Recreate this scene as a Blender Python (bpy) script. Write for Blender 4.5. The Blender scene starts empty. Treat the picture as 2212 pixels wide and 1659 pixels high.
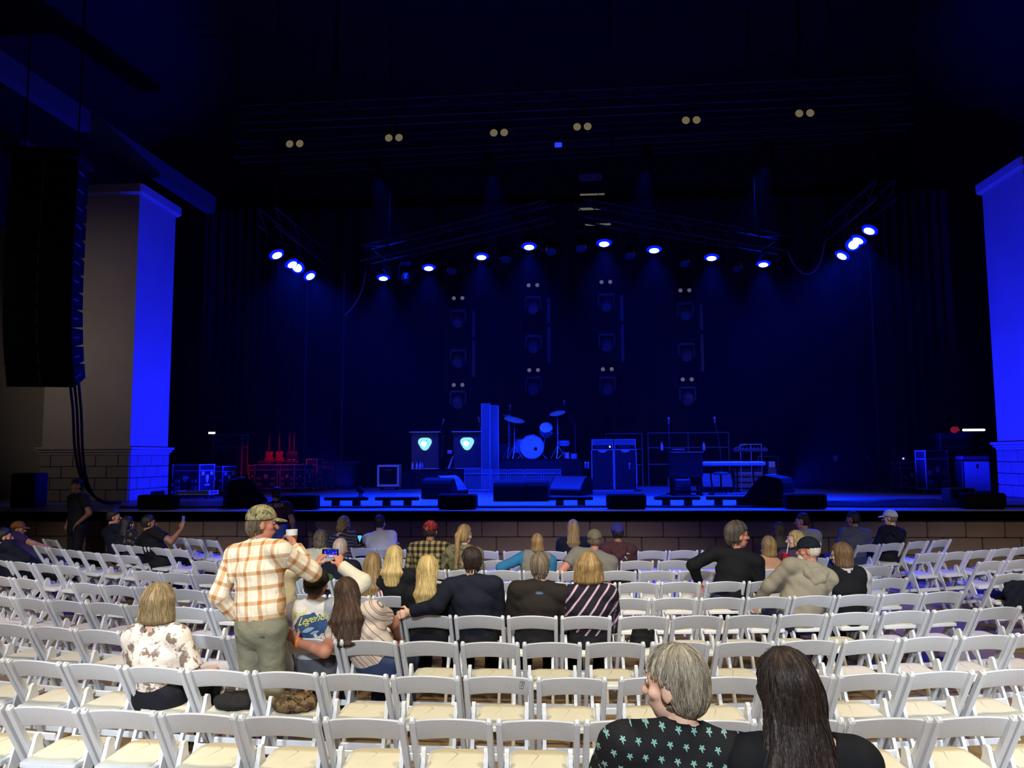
import bpy, math, random
import numpy as np
from mathutils import Vector, Matrix
random.seed(7)
rng = np.random.RandomState(5)
PI = math.pi
S = 1.17                     # stage floor height
EYE = 2.19

# ------------------------------------------------------------ camera, world, exposure
sc = bpy.context.scene
col = sc.collection
YAW, PITCH, ROLL, FPX = 4.0, 5.26, 0.32, 1700.0
_y, _p, _r = (math.radians(v) for v in (YAW, PITCH, ROLL))
c_f = Vector((-math.sin(_y)*math.cos(_p), math.cos(_y)*math.cos(_p), math.sin(_p)))
_rt = Vector((math.cos(_y), math.sin(_y), 0)); _up = _rt.cross(c_f)
c_r = _rt*math.cos(_r) - _up*math.sin(_r)
c_u = _rt*math.sin(_r) + _up*math.cos(_r)
cam_d = bpy.data.cameras.new('camera'); cam = bpy.data.objects.new('camera', cam_d); col.objects.link(cam)
cam.matrix_world = Matrix(((c_r.x, c_u.x, -c_f.x, 0), (c_r.y, c_u.y, -c_f.y, 0), (c_r.z, c_u.z, -c_f.z, EYE), (0, 0, 0, 1)))
cam_d.sensor_fit = 'HORIZONTAL'; cam_d.sensor_width = 36.0
cam_d.lens = 36.0*FPX/2212.0
cam_d.clip_end = 200
sc.camera = cam
def pt(px, py, Y):
    """world point on the plane y = Y seen at this pixel of the photograph"""
    d = c_f + c_r*((px-1106)/FPX) - c_u*((py-829.5)/FPX)
    t = Y/d.y
    return Vector((0, 0, EYE)) + d*t
sc.view_settings.view_transform = 'Standard'; sc.view_settings.look = 'None'
sc.view_settings.exposure = 0.0; sc.view_settings.gamma = 1.0
sc.view_settings.use_curve_mapping = False
w = bpy.data.worlds.new('night'); sc.world = w; w.use_nodes = True
w.node_tree.nodes['Background'].inputs[0].default_value = (0.25, 0.28, 0.42, 1)
w.node_tree.nodes['Background'].inputs[1].default_value = 0.006
try:
    sc.cycles.use_denoising = True
    sc.cycles.max_bounces = 6; sc.cycles.diffuse_bounces = 3; sc.cycles.glossy_bounces = 2
    sc.cycles.transparent_max_bounces = 6; sc.cycles.volume_bounces = 0
    sc.cycles.sample_clamp_indirect = 4.0
except Exception:
    pass

# ------------------------------------------------------------ house lights (the pavilion's own lamps)
def aim(o, target):
    o.rotation_euler = (Vector(target)-o.location).to_track_quat('-Z', 'Y').to_euler()
def area(name, loc, target, size, power, color, sy=None, spread=None):
    d = bpy.data.lights.new(name, 'AREA'); d.energy = power; d.color = color; d.size = size
    if sy: d.shape = 'RECTANGLE'; d.size_y = sy
    if spread: d.spread = math.radians(spread)
    o = bpy.data.objects.new(name, d); col.objects.link(o); o.location = loc; aim(o, target); return o
def spot(name, loc, target, power, color, angle=60, blend=0.6, radius=0.1):
    d = bpy.data.lights.new(name, 'SPOT'); d.energy = power; d.color = color
    d.spot_size = math.radians(angle); d.spot_blend = blend; d.shadow_soft_size = radius
    o = bpy.data.objects.new(name, d); col.objects.link(o); o.location = loc; aim(o, target); return o
WARM = (1.0, 0.86, 0.60)
COOL = (0.80, 0.89, 1.0)
area('house_light', (-3.3, 3.6, 8.5), (-3.1, 4.6, 0), 1.0, 192, WARM, spread=104)
area('house_light', (3.3, 3.6, 8.5), (3.1, 4.6, 0), 1.0, 192, WARM, spread=104)
for _x in (-5.2, 0.0, 5.2):
    spot('house_lamp', (_x, -5.5, 7.0), (_x*1.08, 4.4, 0.5), 5200, COOL, 35.5, 0.3, 0.4)
    spot('house_lamp', (_x*1.15, 2.0, 6.6), (_x*1.4, 10.2, 0.6), 2000, (1.0, 0.92, 0.84), 33, 0.6, 0.4)
for _x in (-1, 1):
    area('house_light', (_x*17.5, 6.5, 8.5), (_x*11.9, 18.3, 4.6), 1.0, 13, (1.0, 0.90, 0.82), spread=34)

# ------------------------------------------------------------ stage lamps: colours and the washes
BLUE = (0.003, 0.022, 1.0)
DEEP = (0.005, 0.009, 1.0)
POWER_FRONT, POWER_SIDE, POWER_AUD, POWER_PILLAR, POWER_CURT = 5400, 4600, 3600, 6400, 420
POWER_UP = 5200
HAZE = 0.0005

# ------------------------------------------------------------ colours and materials
def lin(v):
    v /= 255.0
    return v/12.92 if v <= 0.04045 else ((v+0.055)/1.055)**2.4
def rgb(r, g, b): return (lin(r), lin(g), lin(b), 1.0)
class NT:
    """short-hand for a chain of shader nodes"""
    def __init__(s, name):
        s.m = bpy.data.materials.new(name); s.m.use_nodes = True
        s.t = s.m.node_tree; s.b = s.t.nodes['Principled BSDF']
    def n(s, k, **kw):
        o = s.t.nodes.new(k)
        for a, v in kw.items(): setattr(o, a, v)
        return o
    def put(s, sock, v):
        if isinstance(v, bpy.types.NodeSocket): s.t.links.new(v, sock)
        else: sock.default_value = v
    def ma(s, op, a, b=0.0, c=None):
        o = s.n('ShaderNodeMath', operation=op); s.put(o.inputs[0], a); s.put(o.inputs[1], b)
        if c is not None: s.put(o.inputs[2], c)
        return o.outputs[0]
    def mix(s, f, a, b):
        o = s.n('ShaderNodeMix', data_type='RGBA'); s.put(o.inputs[0], f); s.put(o.inputs[6], a); s.put(o.inputs[7], b)
        return o.outputs[2]
    def pat(s):
        a = s.n('ShaderNodeAttribute', attribute_name='pat'); x = s.n('ShaderNodeSeparateXYZ')
        s.t.links.new(a.outputs['Vector'], x.inputs[0]); s.pv = a.outputs['Vector']
        return x.outputs[0], x.outputs[1], x.outputs[2]
    def obj(s):
        a = s.n('ShaderNodeTexCoord'); return a.outputs['Object']
    def noise(s, v, scale, detail=2.0, rough=0.5):
        o = s.n('ShaderNodeTexNoise'); s.put(o.inputs['Vector'], v); o.inputs['Scale'].default_value = scale
        o.inputs['Detail'].default_value = detail; o.inputs['Roughness'].default_value = rough
        return o.outputs[0]
    def ramp(s, v, lo, hi):
        o = s.n('ShaderNodeMapRange'); s.put(o.inputs[0], v); o.inputs[1].default_value = lo; o.inputs[2].default_value = hi
        return o.outputs[0]
    def bump(s, h, strength=0.3, dist=0.01):
        o = s.n('ShaderNodeBump'); o.inputs['Strength'].default_value = strength; o.inputs['Distance'].default_value = dist
        s.put(o.inputs['Height'], h); s.t.links.new(o.outputs[0], s.b.inputs['Normal'])
    def color(s, v): s.put(s.b.inputs['Base Color'], v)
    def set(s, rough=0.6, metal=0.0, spec=0.5):
        s.b.inputs['Roughness'].default_value = rough; s.b.inputs['Metallic'].default_value = metal
        s.b.inputs['Specular IOR Level'].default_value = spec; return s.m
_M = {}
def mat(name, c, rough=0.6, metal=0.0, var=0.12, scale=6.0, bump=0.0, spec=0.4):
    """plain surface with a little noise in its colour and, if wanted, its relief"""
    if name in _M: return _M[name]
    k = NT(name); f = k.noise(k.obj(), scale, 3.0)
    dk = tuple(v*(1-var) for v in c[:3])+(1,); lt = tuple(min(1, v*(1+var)) for v in c[:3])+(1,)
    k.color(k.mix(f, dk, lt))
    if bump: k.bump(k.noise(k.obj(), scale*6, 4.0), bump, 0.004)
    _M[name] = k.set(rough, metal, spec); return _M[name]
def glow(name, c, strength):
    if name in _M: return _M[name]
    k = NT(name); k.color((0, 0, 0, 1)); k.b.inputs['Emission Color'].default_value = c
    k.b.inputs['Emission Strength'].default_value = strength
    _M[name] = k.set(0.4); return _M[name]

# ------------------------------------------------------------ mesh building
class MB:
    def __init__(s): s.v = []; s.f = []; s.mi = []
    def add(s, v, f, m=0):
        o = len(s.v); s.v += [tuple(p) for p in v]; s.f += [tuple(i+o for i in q) for q in f]; s.mi += [m]*len(f); return s
    def box(s, c, d, R=None, m=0, bev=0.0):
        hx, hy, hz = d[0]/2, d[1]/2, d[2]/2
        if bev:
            return s.cbox(c, d, bev, R, m)
        v = [Vector((x, y, z)) for x in (-hx, hx) for y in (-hy, hy) for z in (-hz, hz)]
        if R: v = [R @ p for p in v]
        c = Vector(c); v = [p+c for p in v]
        return s.add(v, [(0, 1, 3, 2), (4, 6, 7, 5), (0, 4, 5, 1), (2, 3, 7, 6), (0, 2, 6, 4), (1, 5, 7, 3)], m)
    def cbox(s, c, d, b, R=None, m=0):
        """box with chamfered edges: octagon section stack"""
        hx, hy, hz = d[0]/2, d[1]/2, d[2]/2; b = min(b, hx*.9, hy*.9, hz*.9)
        rings = []
        for z, i in ((-hz, b), (-hz+b, 0), (hz-b, 0), (hz, b)):
            x, y = hx-i, hy-i; q = b if i == 0 else b*.6
            rings.append([(x-q, -y, z), (x, -y+q, z), (x, y-q, z), (x-q, y, z), (-x+q, y, z), (-x, y-q, z), (-x, -y+q, z), (-x+q, -y, z)])
        return s.loft(rings, c, R, m)
    def loft(s, rings, c=(0, 0, 0), R=None, m=0, cap=True, close=True):
        n = len(rings[0]); v = [Vector(p) for r in rings for p in r]
        if R: v = [R @ p for p in v]
        c = Vector(c); v = [p+c for p in v]; f = []
        for k in range(len(rings)-1):
            for i in range(n if close else n-1):
                j = (i+1) % n; f.append((k*n+i, k*n+j, (k+1)*n+j, (k+1)*n+i))
        if cap: f += [tuple(reversed(range(n))), tuple(range((len(rings)-1)*n, len(rings)*n))]
        return s.add(v, f, m)
    def tube(s, pts, r, n=8, m=0):
        pts = [Vector(p) for p in pts]; rings = []
        rr = r if isinstance(r, (list, tuple)) else [r]*len(pts)
        t0 = (pts[1]-pts[0]).normalized(); a = t0.orthogonal().normalized()
        for i, p in enumerate(pts):
            t = (pts[min(i+1, len(pts)-1)]-pts[max(i-1, 0)]).normalized()
            a = (a-t*a.dot(t)); a = a.normalized() if a.length > 1e-6 else t.orthogonal().normalized()
            b = t.cross(a)
            rings.append([p+(a*math.cos(2*PI*k/n)+b*math.sin(2*PI*k/n))*rr[i] for k in range(n)])
        return s.loft(rings, m=m)
    def lathe(s, prof, c=(0, 0, 0), R=None, n=16, m=0, cap=True):
        rings = [[(max(r, 1e-4)*math.cos(2*PI*k/n), max(r, 1e-4)*math.sin(2*PI*k/n), z) for k in range(n)] for r, z in prof]
        return s.loft(rings, c, R, m, cap)
    def prism(s, poly, t, c=(0, 0, 0), R=None, m=0):
        """polygon in x,z pushed along y by t (centred)"""
        return s.loft([[(x, -t/2, z) for x, z in poly], [(x, t/2, z) for x, z in poly]], c, R, m)
    def mesh(s, name):
        me = bpy.data.meshes.new(name); me.from_pydata(s.v, [], s.f); me.update(); return me
    def build(s, name, mats, parent=None, loc=(0, 0, 0), rot=(0, 0, 0), smooth=False):
        me = s.mesh(name); o = bpy.data.objects.new(name, me); col.objects.link(o)
        if not isinstance(mats, (list, tuple)): mats = [mats]
        for x in mats: me.materials.append(x)
        if len(mats) > 1: me.polygons.foreach_set('material_index', s.mi)
        if smooth: smooth_by_angle(me)
        o.location = loc; o.rotation_euler = rot
        if parent: o.parent = parent
        fix_normals(me); return o
def fix_normals(me):
    import bmesh
    b = bmesh.new(); b.from_mesh(me); bmesh.ops.recalc_face_normals(b, faces=b.faces); b.to_mesh(me); b.free()
def smooth_by_angle(me, ang=40):
    me.polygons.foreach_set('use_smooth', [True]*len(me.polygons))
    try: me.set_sharp_from_angle(angle=math.radians(ang))
    except Exception: pass
def RZ(a): return Matrix.Rotation(a, 3, 'Z')
def RX(a): return Matrix.Rotation(a, 3, 'X')
def RY(a): return Matrix.Rotation(a, 3, 'Y')
def tag(o, label=None, cat=None, group=None, kind=None):
    if label: o['label'] = label
    if cat: o['category'] = cat
    if group: o['group'] = group
    if kind: o['kind'] = kind
    return o
def thing(name, label, cat, loc=(0, 0, 0), rz=0.0, group=None):
    o = bpy.data.objects.new(name, None); col.objects.link(o); o.empty_display_size = 0.1
    o.location = loc; o.rotation_euler = (0, 0, rz); return tag(o, label, cat, group)
def struct(o): o['kind'] = 'structure'; return o
def dup(o, parent=None):
    c = o.copy(); col.objects.link(c)
    if parent: c.parent = parent
    for ch in list(o.children): dup(ch, c)
    return c
# ------------------------------------------------------------ setting
M_floor = mat('floor_concrete', rgb(128, 104, 74), 0.75, var=0.25, scale=1.5, bump=0.15)
M_joint = mat('floor_joint', rgb(60, 50, 38), 0.9)
k = NT('stage_front_block'); f = k.noise(k.obj(), 2.2, 5.0); g = k.noise(k.obj(), 30.0, 3.0)
k.color(k.mix(f, rgb(94, 74, 60), rgb(124, 100, 82))); k.bump(g, 0.4, 0.006); M_block = k.set(0.85)
k = NT('pillar_stucco'); f = k.noise(k.obj(), 0.9, 5.0); g = k.noise(k.obj(), 60.0, 3.0)
k.color(k.mix(f, rgb(140, 128, 116), rgb(164, 150, 138))); k.bump(g, 0.25, 0.004); M_stucco = k.set(0.9)
k = NT('plinth_stone'); f = k.noise(k.obj(), 3.0, 5.0); k.color(k.mix(f, rgb(112, 100, 88), rgb(140, 126, 112))); k.bump(k.noise(k.obj(), 40.0), 0.35, 0.005); M_plinth = k.set(0.9)
M_black = mat('black_paint', rgb(24, 24, 26), 0.7)
M_void = mat('dark_house_black', rgb(20, 20, 22), 0.9)
M_deck = mat('stage_deck', rgb(118, 118, 122), 0.42, var=0.2, scale=1.2, spec=0.4)

fl = struct(MB().box((0, 2.0, -0.11), (44, 28, 0.18)).build('floor', M_joint))
pm = MB().cbox((0, 0, 0), (1.985, 1.985, 0.04), 0.006).mesh('floor_slab'); pm.materials.append(M_floor); fix_normals(pm)
for i in range(-7, 7):
    for j in range(0, 6):
        o = bpy.data.objects.new('slab', pm); col.objects.link(o); o.location = (i*2+1.0, 4.35+j*2, -0.0199); o.parent = fl
struct(MB().box((0, -4.4, 0.085), (44, 15.2, 0.17)).build('floor_step', M_floor))

wf = struct(MB().box((0, 15.35, 0.49), (34, 0.4, 0.98)).build('wall_front', M_joint))
bm_ = MB().cbox((0, 0, 0), (0.672, 0.10, 0.306), 0.012).mesh('front_block'); bm_.materials.append(M_block); fix_normals(bm_)
bm2 = MB().cbox((0, 0, 0), (0.672, 0.106, 0.306), 0.018).mesh('front_block'); bm2.materials.append(M_block); fix_normals(bm2)
for c in range(3):
    z = 0.825-0.3165*c
    for i in range(-21, 22):
        x = i*0.683+(0.34 if c % 2 else 0.06)
        o = bpy.data.objects.new('block', random.choice((bm_, bm2))); col.objects.link(o)
        o.location = (x, 15.13+random.uniform(-.004, .004), z); o.parent = wf
deck = struct(MB().box((0, 22.6, S-0.09), (34, 15.2, 0.18)).build('floor_stage', M_deck))
struct(MB().cbox((0, 15.035, 1.072), (34, 0.07, 0.186), 0.01).build('trim_stage_edge', M_black))

def pillar(sx, label):
    x0, x1 = 10.5, 12.72; y0, y1 = 18.3, 20.1; top = 9.0
    p = thing('pillar', label, 'pillar', (sx*(x0+x1)/2, (y0+y1)/2, S)); p['kind'] = 'structure'
    wx, wy = x1-x0, y1-y0
    MB().box((0, 0, (1.2+top-.3-S)/2), (wx, wy, top-.3-S-1.2)).build('shaft', M_stucco, p)
    MB().cbox((0, 0, 0), (wx+.24, wy+.24, .3), .05).build('cap', M_stucco, p, (0, 0, top-.15-S))
    m = MB()
    for i, (e, z, h) in enumerate(((.26, 1.27, .07), (.18, 1.20, .06), (.10, 1.14, .06))): m.cbox((0, 0, z), (wx+e, wy+e, h), .02)
    m.build('plinth_moulding', M_stucco, p)
    MB().box((0, 0, .555), (wx-.06, wy-.06, 1.11)).build('plinth_core', M_joint, p)
    bh = 1.11/4
    cache = {}
    for c in range(4):
        for side in range(4):
            ln = (wx if side % 2 == 0 else wy); n = 4 if side % 2 == 0 else 3; L = (ln+.04)/n
            for i in range(n+(c % 2)):
                a = i*L-(L/2 if c % 2 else 0); b = min(a+L, ln+.04); a = max(a, 0)
                if b-a < .05: continue
                key = (round(b-a, 3),)
                if key not in cache:
                    cache[key] = MB().cbox((0, 0, 0), (b-a-.012, .08, bh-.012), .012).mesh('plinth_block'); cache[key].materials.append(M_plinth); fix_normals(cache[key])
                o = bpy.data.objects.new('block', cache[key]); col.objects.link(o); o.parent = p
                u = (a+b)/2-(ln+.04)/2; zz = bh*(c+.5)
                o.location = [(u, -wy/2, zz), (wx/2, u, zz), (u, wy/2, zz), (-wx/2, u, zz)][side]
                o.rotation_euler = (0, 0, (0, PI/2, 0, PI/2)[side])
    return p
pillar(-1, 'stucco pillar behind the hanging black speaker column, its inner face washed blue')
pillar(1, 'stucco pillar with blue-washed face beside the blue panelled cabinet')

k = NT('side_wall_siding'); f = k.noise(k.obj(), 1.2, 4.0); wv = k.n('ShaderNodeTexWave', bands_direction='Z')
k.put(wv.inputs['Vector'], k.obj()); wv.inputs['Scale'].default_value = 6.5; wv.inputs['Distortion'].default_value = 0.0
k.color(k.mix(f, rgb(118, 108, 94), rgb(140, 128, 112))); k.bump(wv.outputs[1], 0.35, 0.01); M_siding = k.set(0.85)
struct(MB().box((-19.0, 19.8, 4.75), (12.5, 0.3, 7.16)).build('wall_left', M_siding))
struct(MB().box((19.0, 19.8, 4.75), (12.5, 0.3, 7.16)).build('wall_right', M_siding))
struct(MB().box((0, 29.6, 7.2), (44, 0.3, 14.4)).build('wall_back', M_void))
struct(MB().box((-21.9, 10, 7.2), (0.3, 40, 14.4)).build('wall_house_left', M_void))
struct(MB().box((21.9, 10, 7.2), (0.3, 40, 14.4)).build('wall_house_right', M_void))
ce = struct(MB().box((0, 9.4, 14.5), (44, 41, 0.2)).build('ceiling', M_void))
# sloping roof beams over the house
M_steel = mat('roof_steel', rgb(64, 62, 60), 0.8)
for i, x in enumerate((-17.5, -13.2)):
    o = MB().box((0, 0, 0), (0.3, 24, 0.5)).build('trim_roof_beam', M_steel, loc=(x, 11, 12.2-0.9*i)); o.rotation_euler = (math.radians(-7), 0, math.radians(-12)); struct(o)
# black curtain with folds at the back of the stage
m = MB(); n = 260; ra = []; rb = []
for i in range(n+1):
    x = -14.5+29*i/n; y = 0.10*math.sin(i*0.9)+0.05*math.sin(i*0.37+1)
    ra.append((x, y, 0)); rb.append((x, y*.8, 10.5))
m.loft([ra, rb], cap=False, close=False)
k = NT('black_curtain'); k.color(rgb(38, 38, 42)); M_curt = k.set(0.95, spec=0.1)
tag(m.build('stage_curtain', M_curt, loc=(0, 28.9, S+.005), smooth=True), 'tall black pleated curtain closing off the back of the stage', 'curtain')
# side masking curtains (the stage legs)
for sx in (-1, 1):
    for j, (x, y) in enumerate(((9.6, 25.6), (9.2, 27.6))):
        m = MB(); a = []; b = []
        for i in range(41):
            u = (i/40-.5)*2.2; d = .09*math.sin(i*1.1+j)
            a.append((u, d, 0)); b.append((u, d*.7, 9.5))
        m.loft([a, b], cap=False, close=False)
        tag(m.build('stage_leg_curtain', M_curt, loc=(sx*(x+1.6), y, S+.005), smooth=True),
            'narrow black side curtain %s on the %s side' % (('further downstage', 'further upstage')[j], ('red-lit case', 'blue cabinet')[sx > 0]), 'curtain')
# upper roof slot over the stage showing pale glowing slats
# ------------------------------------------------------------ folding chairs
k = NT('white_resin'); f = k.noise(k.obj(), 5.0, 4.0); s2 = k.noise(k.obj(), 40.0, 3.0)
c0 = k.mix(f, rgb(203, 203, 204), rgb(223, 223, 224)); k.color(k.mix(k.ramp(s2, .68, .76), c0, rgb(178, 170, 158))); M_resin = k.set(0.42, spec=0.35)
k = NT('cream_vinyl'); f = k.noise(k.obj(), 6.0, 3.0); k.color(k.mix(f, rgb(202, 194, 170), rgb(218, 210, 186))); M_vinyl = k.set(0.5, spec=0.3)
M_bolt = mat('grey_bolt', rgb(120, 118, 112), 0.4, 0.6)
PA, PB = Vector((0, -.262, .785)), Vector((0, .205, .0))       # the long post in profile
def post_mesh():
    m = MB(); d = (PB-PA); u = d.normalized(); nrm = Vector((0, u.z, -u.y))
    rings = []; L = d.length
    prof = [(0, .006), (.006, .015), (.018, .021), (.05, .022), (L*.5, .0225), (L-.03, .019), (L, .017)]
    for t, h in prof:
        p = PA+u*t; wx = .0165 if t > .01 else .010
        rings.append([p+Vector((-wx, 0, 0))+nrm*h*.75, p+Vector((-wx*.6, 0, 0))+nrm*h, p+Vector((wx*.6, 0, 0))+nrm*h, p+Vector((wx, 0, 0))+nrm*h*.75,
                      p+Vector((wx, 0, 0))-nrm*h*.75, p+Vector((wx*.6, 0, 0))-nrm*h, p+Vector((-wx*.6, 0, 0))-nrm*h, p+Vector((-wx, 0, 0))-nrm*h*.75])
    z = rings[-1]; rings[-1] = [Vector((p.x, p.y, max(p.z, 0.0))) for p in z]
    return m.loft(rings)
def slat_mesh():
    """curved back slat: arched top and bottom edge, dished backward"""
    m = MB(); n = 14; rings = []
    for i in range(n+1):
        t = i/n*2-1; x = t*.203
        top = .766+.023*math.cos(t*PI/2)-(.004 if abs(t) > .97 else 0); bot = .638+.024*math.cos(t*PI/2)
        y = -.234-.022*math.cos(t*PI/2)
        sl = .60*(top-bot)
        def P(z, dy): return (x, y+(.785-z)*.598*1.0-.598*.012+dy, z)
        rings.append([P(bot, -.008), P(bot+.006, -.012), P(top-.006, -.012), P(top, -.006), P(top, .006), P(top-.006, .010), P(bot+.006, .010), P(bot, .006)])
    return m.loft(rings)
def rear_leg_mesh():
    poly = [(-.302, 0), (-.262, 0), (-.150, .30), (-.02, .425), (-.008, .455), (-.030, .500), (-.034, .540), (-.046, .562), (-.066, .568), (-.084, .556), (-.094, .52), (-.125, .44)]
    m = MB(); t = .024
    m.loft([[(-t/2, y, z) for y, z in poly], [(t/2, y, z) for y, z in poly]]); return m
def seat_outline(s, ins):
    hx, y0, y1 = .178-ins, -.205+ins, .185-ins; r = .06; o = []
    for cx, cy, a0, rr in ((hx-.02, y0+.02, -90, .02), (hx-r, y1-r, 0, r), (-hx+r, y1-r, 90, r), (-hx+.02, y0+.02, 180, .02)):
        for q in range(5):
            a = math.radians(a0+q*22.5); o.append((cx+rr*math.cos(a), cy+rr*math.sin(a)))
    return o
def seat_z(y): return .02*(y+.2)/.38
def seat_frame_mesh():
    m = MB(); rings = []
    for ins, z in ((.006, .418), (0, .424), (0, .446), (.006, .452)): rings.append([(x, y, z+seat_z(y)) for x, y in seat_outline(1, ins)])
    return m.loft(rings)
def seat_pad_mesh():
    m = MB(); rings = []
    for ins, z in ((.026, .450), (.024, .458), (.032, .465), (.06, .469), (.12, .4705)): rings.append([(x, y, z+seat_z(y)) for x, y in seat_outline(1, ins)])
    return m.loft(rings)
def chair_template():
    t = thing('folding_chair', 'x', 'chair')
    for sx in (-1, 1): post_mesh().build('front_leg_post', M_resin, t, (sx*.2085, 0, 0))
    slat_mesh().build('back_slat', M_resin, t, smooth=True)
    for sx in (-1, 1):
        rear_leg_mesh().build('rear_leg', M_resin, t, (sx*.176, 0, 0))
    seat_frame_mesh().build('seat_frame', M_resin, t, smooth=True)
    seat_pad_mesh().build('seat_pad', M_vinyl, t, smooth=True)
    MB().cbox((0, -.205, .262), (.33, .02, .05), .005).build('rear_crossbar', M_resin, t)
    MB().cbox((0, .078, .21), (.39, .02, .045), .005).build('front_crossbar', M_resin, t)
    m = MB()
    for sx in (-1, 1): m.lathe([(.0, -.02), (.008, -.02), (.008, .02), (0, .02)], (sx*.192, -.063, .47), RY(PI/2), 8)
    o = m.build('pivot_bolt', M_bolt, t); o['kind'] = 'stuff'
    return t
chair0 = chair_template(); chair0_used = False
ORD = ['first', 'second', 'third', 'fourth', 'fifth', 'sixth', 'seventh', 'eighth', 'ninth', 'tenth', 'eleventh', 'twelfth', 'thirteenth', 'fourteenth',
       'fifteenth', 'sixteenth', 'seventeenth', 'eighteenth', 'nineteenth', 'twentieth', 'twenty-first', 'twenty-second', 'twenty-third', 'twenty-fourth', 'twenty-fifth']
ROWS = [  # circle centre x, y, radius; post-left x of every chair, blocks split by aisles
 ((-1.0, 29.68, 25.34), [[-3.70, -3.24, -2.79, -2.36, -1.90, -1.41, -.93, -.45, .02, .49, .96, 1.44, 1.92, 2.42]]),
 ((-.73, 23.83, 18.66), [[-4.44, -3.98, -3.52, -3.05, -2.58, -2.12, -1.65, -1.16, -.69, -.22], [.31, .78, 1.25, 1.72, 2.19, 2.67]]),
 ((-.67, 24.77, 18.66), [[-5.04, -4.58, -4.13, -3.67, -3.2, -2.72, -2.25, -1.8, -1.33, -.85, -.36, .12, .61, 1.10, 1.6, 2.08, 2.56, 3.03, 3.5]]),
 ((-.58, 24.95, 17.84), [[-6.15, -5.69, -5.24, -4.77, -4.32, -3.85, -3.38, -2.91, -2.44, -1.97, -1.5, -1.03, -.56, -.08, .43, .9, 1.38, 1.85, 2.32, 2.81, 3.28, 3.74]]),
 ((-.47, 25.28, 17.3), [[-7.1, -6.63], [-5.7, -5.26, -4.81, -4.36, -3.9, -3.44, -2.97, -2.5, -2.03, -1.56, -1.1, -.64, -.18, .26, .72, 1.2, 1.7, 2.17, 2.63, 3.11, 3.61]]),
 ((-.29, 27.13, 18.15), [[-8.2, -7.74, -7.27, -6.85], [-5.52, -5.07, -4.61, -4.15, -3.68, -3.22, -2.76, -2.3, -1.83, -1.37, -.9, -.44, .05, .53, 1.02, 1.52, 2.0, 2.48, 2.96, 3.43], [4.98, 5.45]]),
 ((-.09, 25.45, 15.58), [[-8.75, -8.3, -7.89, -7.47, -7.05, -6.68], [-5.22, -4.76, -4.3, -3.84, -3.38, -2.92, -2.46, -2.0, -1.54, -1.08, -.62, -.14, .38, .85, 1.34, 1.8, 2.27, 2.74, 3.2, 3.66], [5.34, 5.79, 6.24]]),
 ((-.21, 25.57, 14.79), [[-7.55, -7.14, -6.70, -6.27], [-4.5, -4.03, -3.56, -3.09, -2.62, -2.15, -1.69, -1.22, -.74, -.27, .21, .69, 1.19, 1.69, 2.17, 2.65, 3.13], [4.94, 5.39, 5.83, 6.27, 6.7]]),
 ((-.26, 24.53, 12.66), [[-7.2, -6.82, -6.41], [-3.4, -2.93, -2.46, -1.99, -1.5, -.98, -.48, .02, .52, 1.01, 1.48, 1.97], [4.49, 4.95, 5.46, 5.95]]),
]
BLOCK = {1: [''], 2: ['in the block by the hanging speaker column', 'in the middle block', 'in the block by the blue cabinet']}
def row_phrase(k): return 'row %s from the camera' % ('one two three four five six seven eight nine'.split()[k])
def row_point(k, x):
    (cx, cy, R), _ = ROWS[k]
    th = math.asin(max(-.99, min(.99, (x-cx)/R)))
    return Vector((cx+R*math.sin(th), cy-R*math.cos(th), 0)), th
chairs = {}
def put_chair(slat, rz, label, group='white folding chairs in rows', z=0.0):
    global chair0_used
    o = dup(chair0) if chair0_used else chair0
    chair0_used = True
    f = Vector((-math.sin(rz), math.cos(rz), 0))
    o.location = (slat.x+f.x*.262, slat.y+f.y*.262, z); o.rotation_euler = (0, 0, rz); o['label'] = label; o['group'] = group
    return o
NOTE = {}   # (row, block, index): words for what marks a chair out
def place_rows():
    for k, (c, blocks) in enumerate(ROWS):
        for b, xs in enumerate(blocks):
            cx, cy, R = c; last = -9
            for i, x in enumerate(xs):
                th = math.asin((x-cx)/R)
                th = max(th, last+.472/R); last = th
                tc = th+.2255/R
                p = Vector((cx+R*math.sin(tc), cy-R*math.cos(tc), 0))
                where = row_phrase(k)
                if len(blocks) == 3: where += ', '+('speaker-column side block', 'middle block', 'blue-cabinet side block')[b]
                elif len(blocks) == 2: where += ', '+(('long run', 'short run'), ('speaker-column side block', 'main run'))[k == 4][b]
                lab = 'white folding chair, %s from the left in %s' % (ORD[i], where)
                if (k, b, i) in NOTE: lab = NOTE[(k, b, i)]
                jit = random.uniform(-.02, .02) if k < 6 else random.uniform(-.03, .03)
                chairs[(k, b, i)] = put_chair(p+Vector((0, random.uniform(-.012, .012), 0)), tc+jit*.3, lab)
place_rows()
ch = put_chair(pt(107, 1141, 13.4).xy.to_3d(), math.radians(-28), 'empty white folding chair numbered 73, standing alone by the stage wall', None)
if 'group' in ch: del ch['group']

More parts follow.
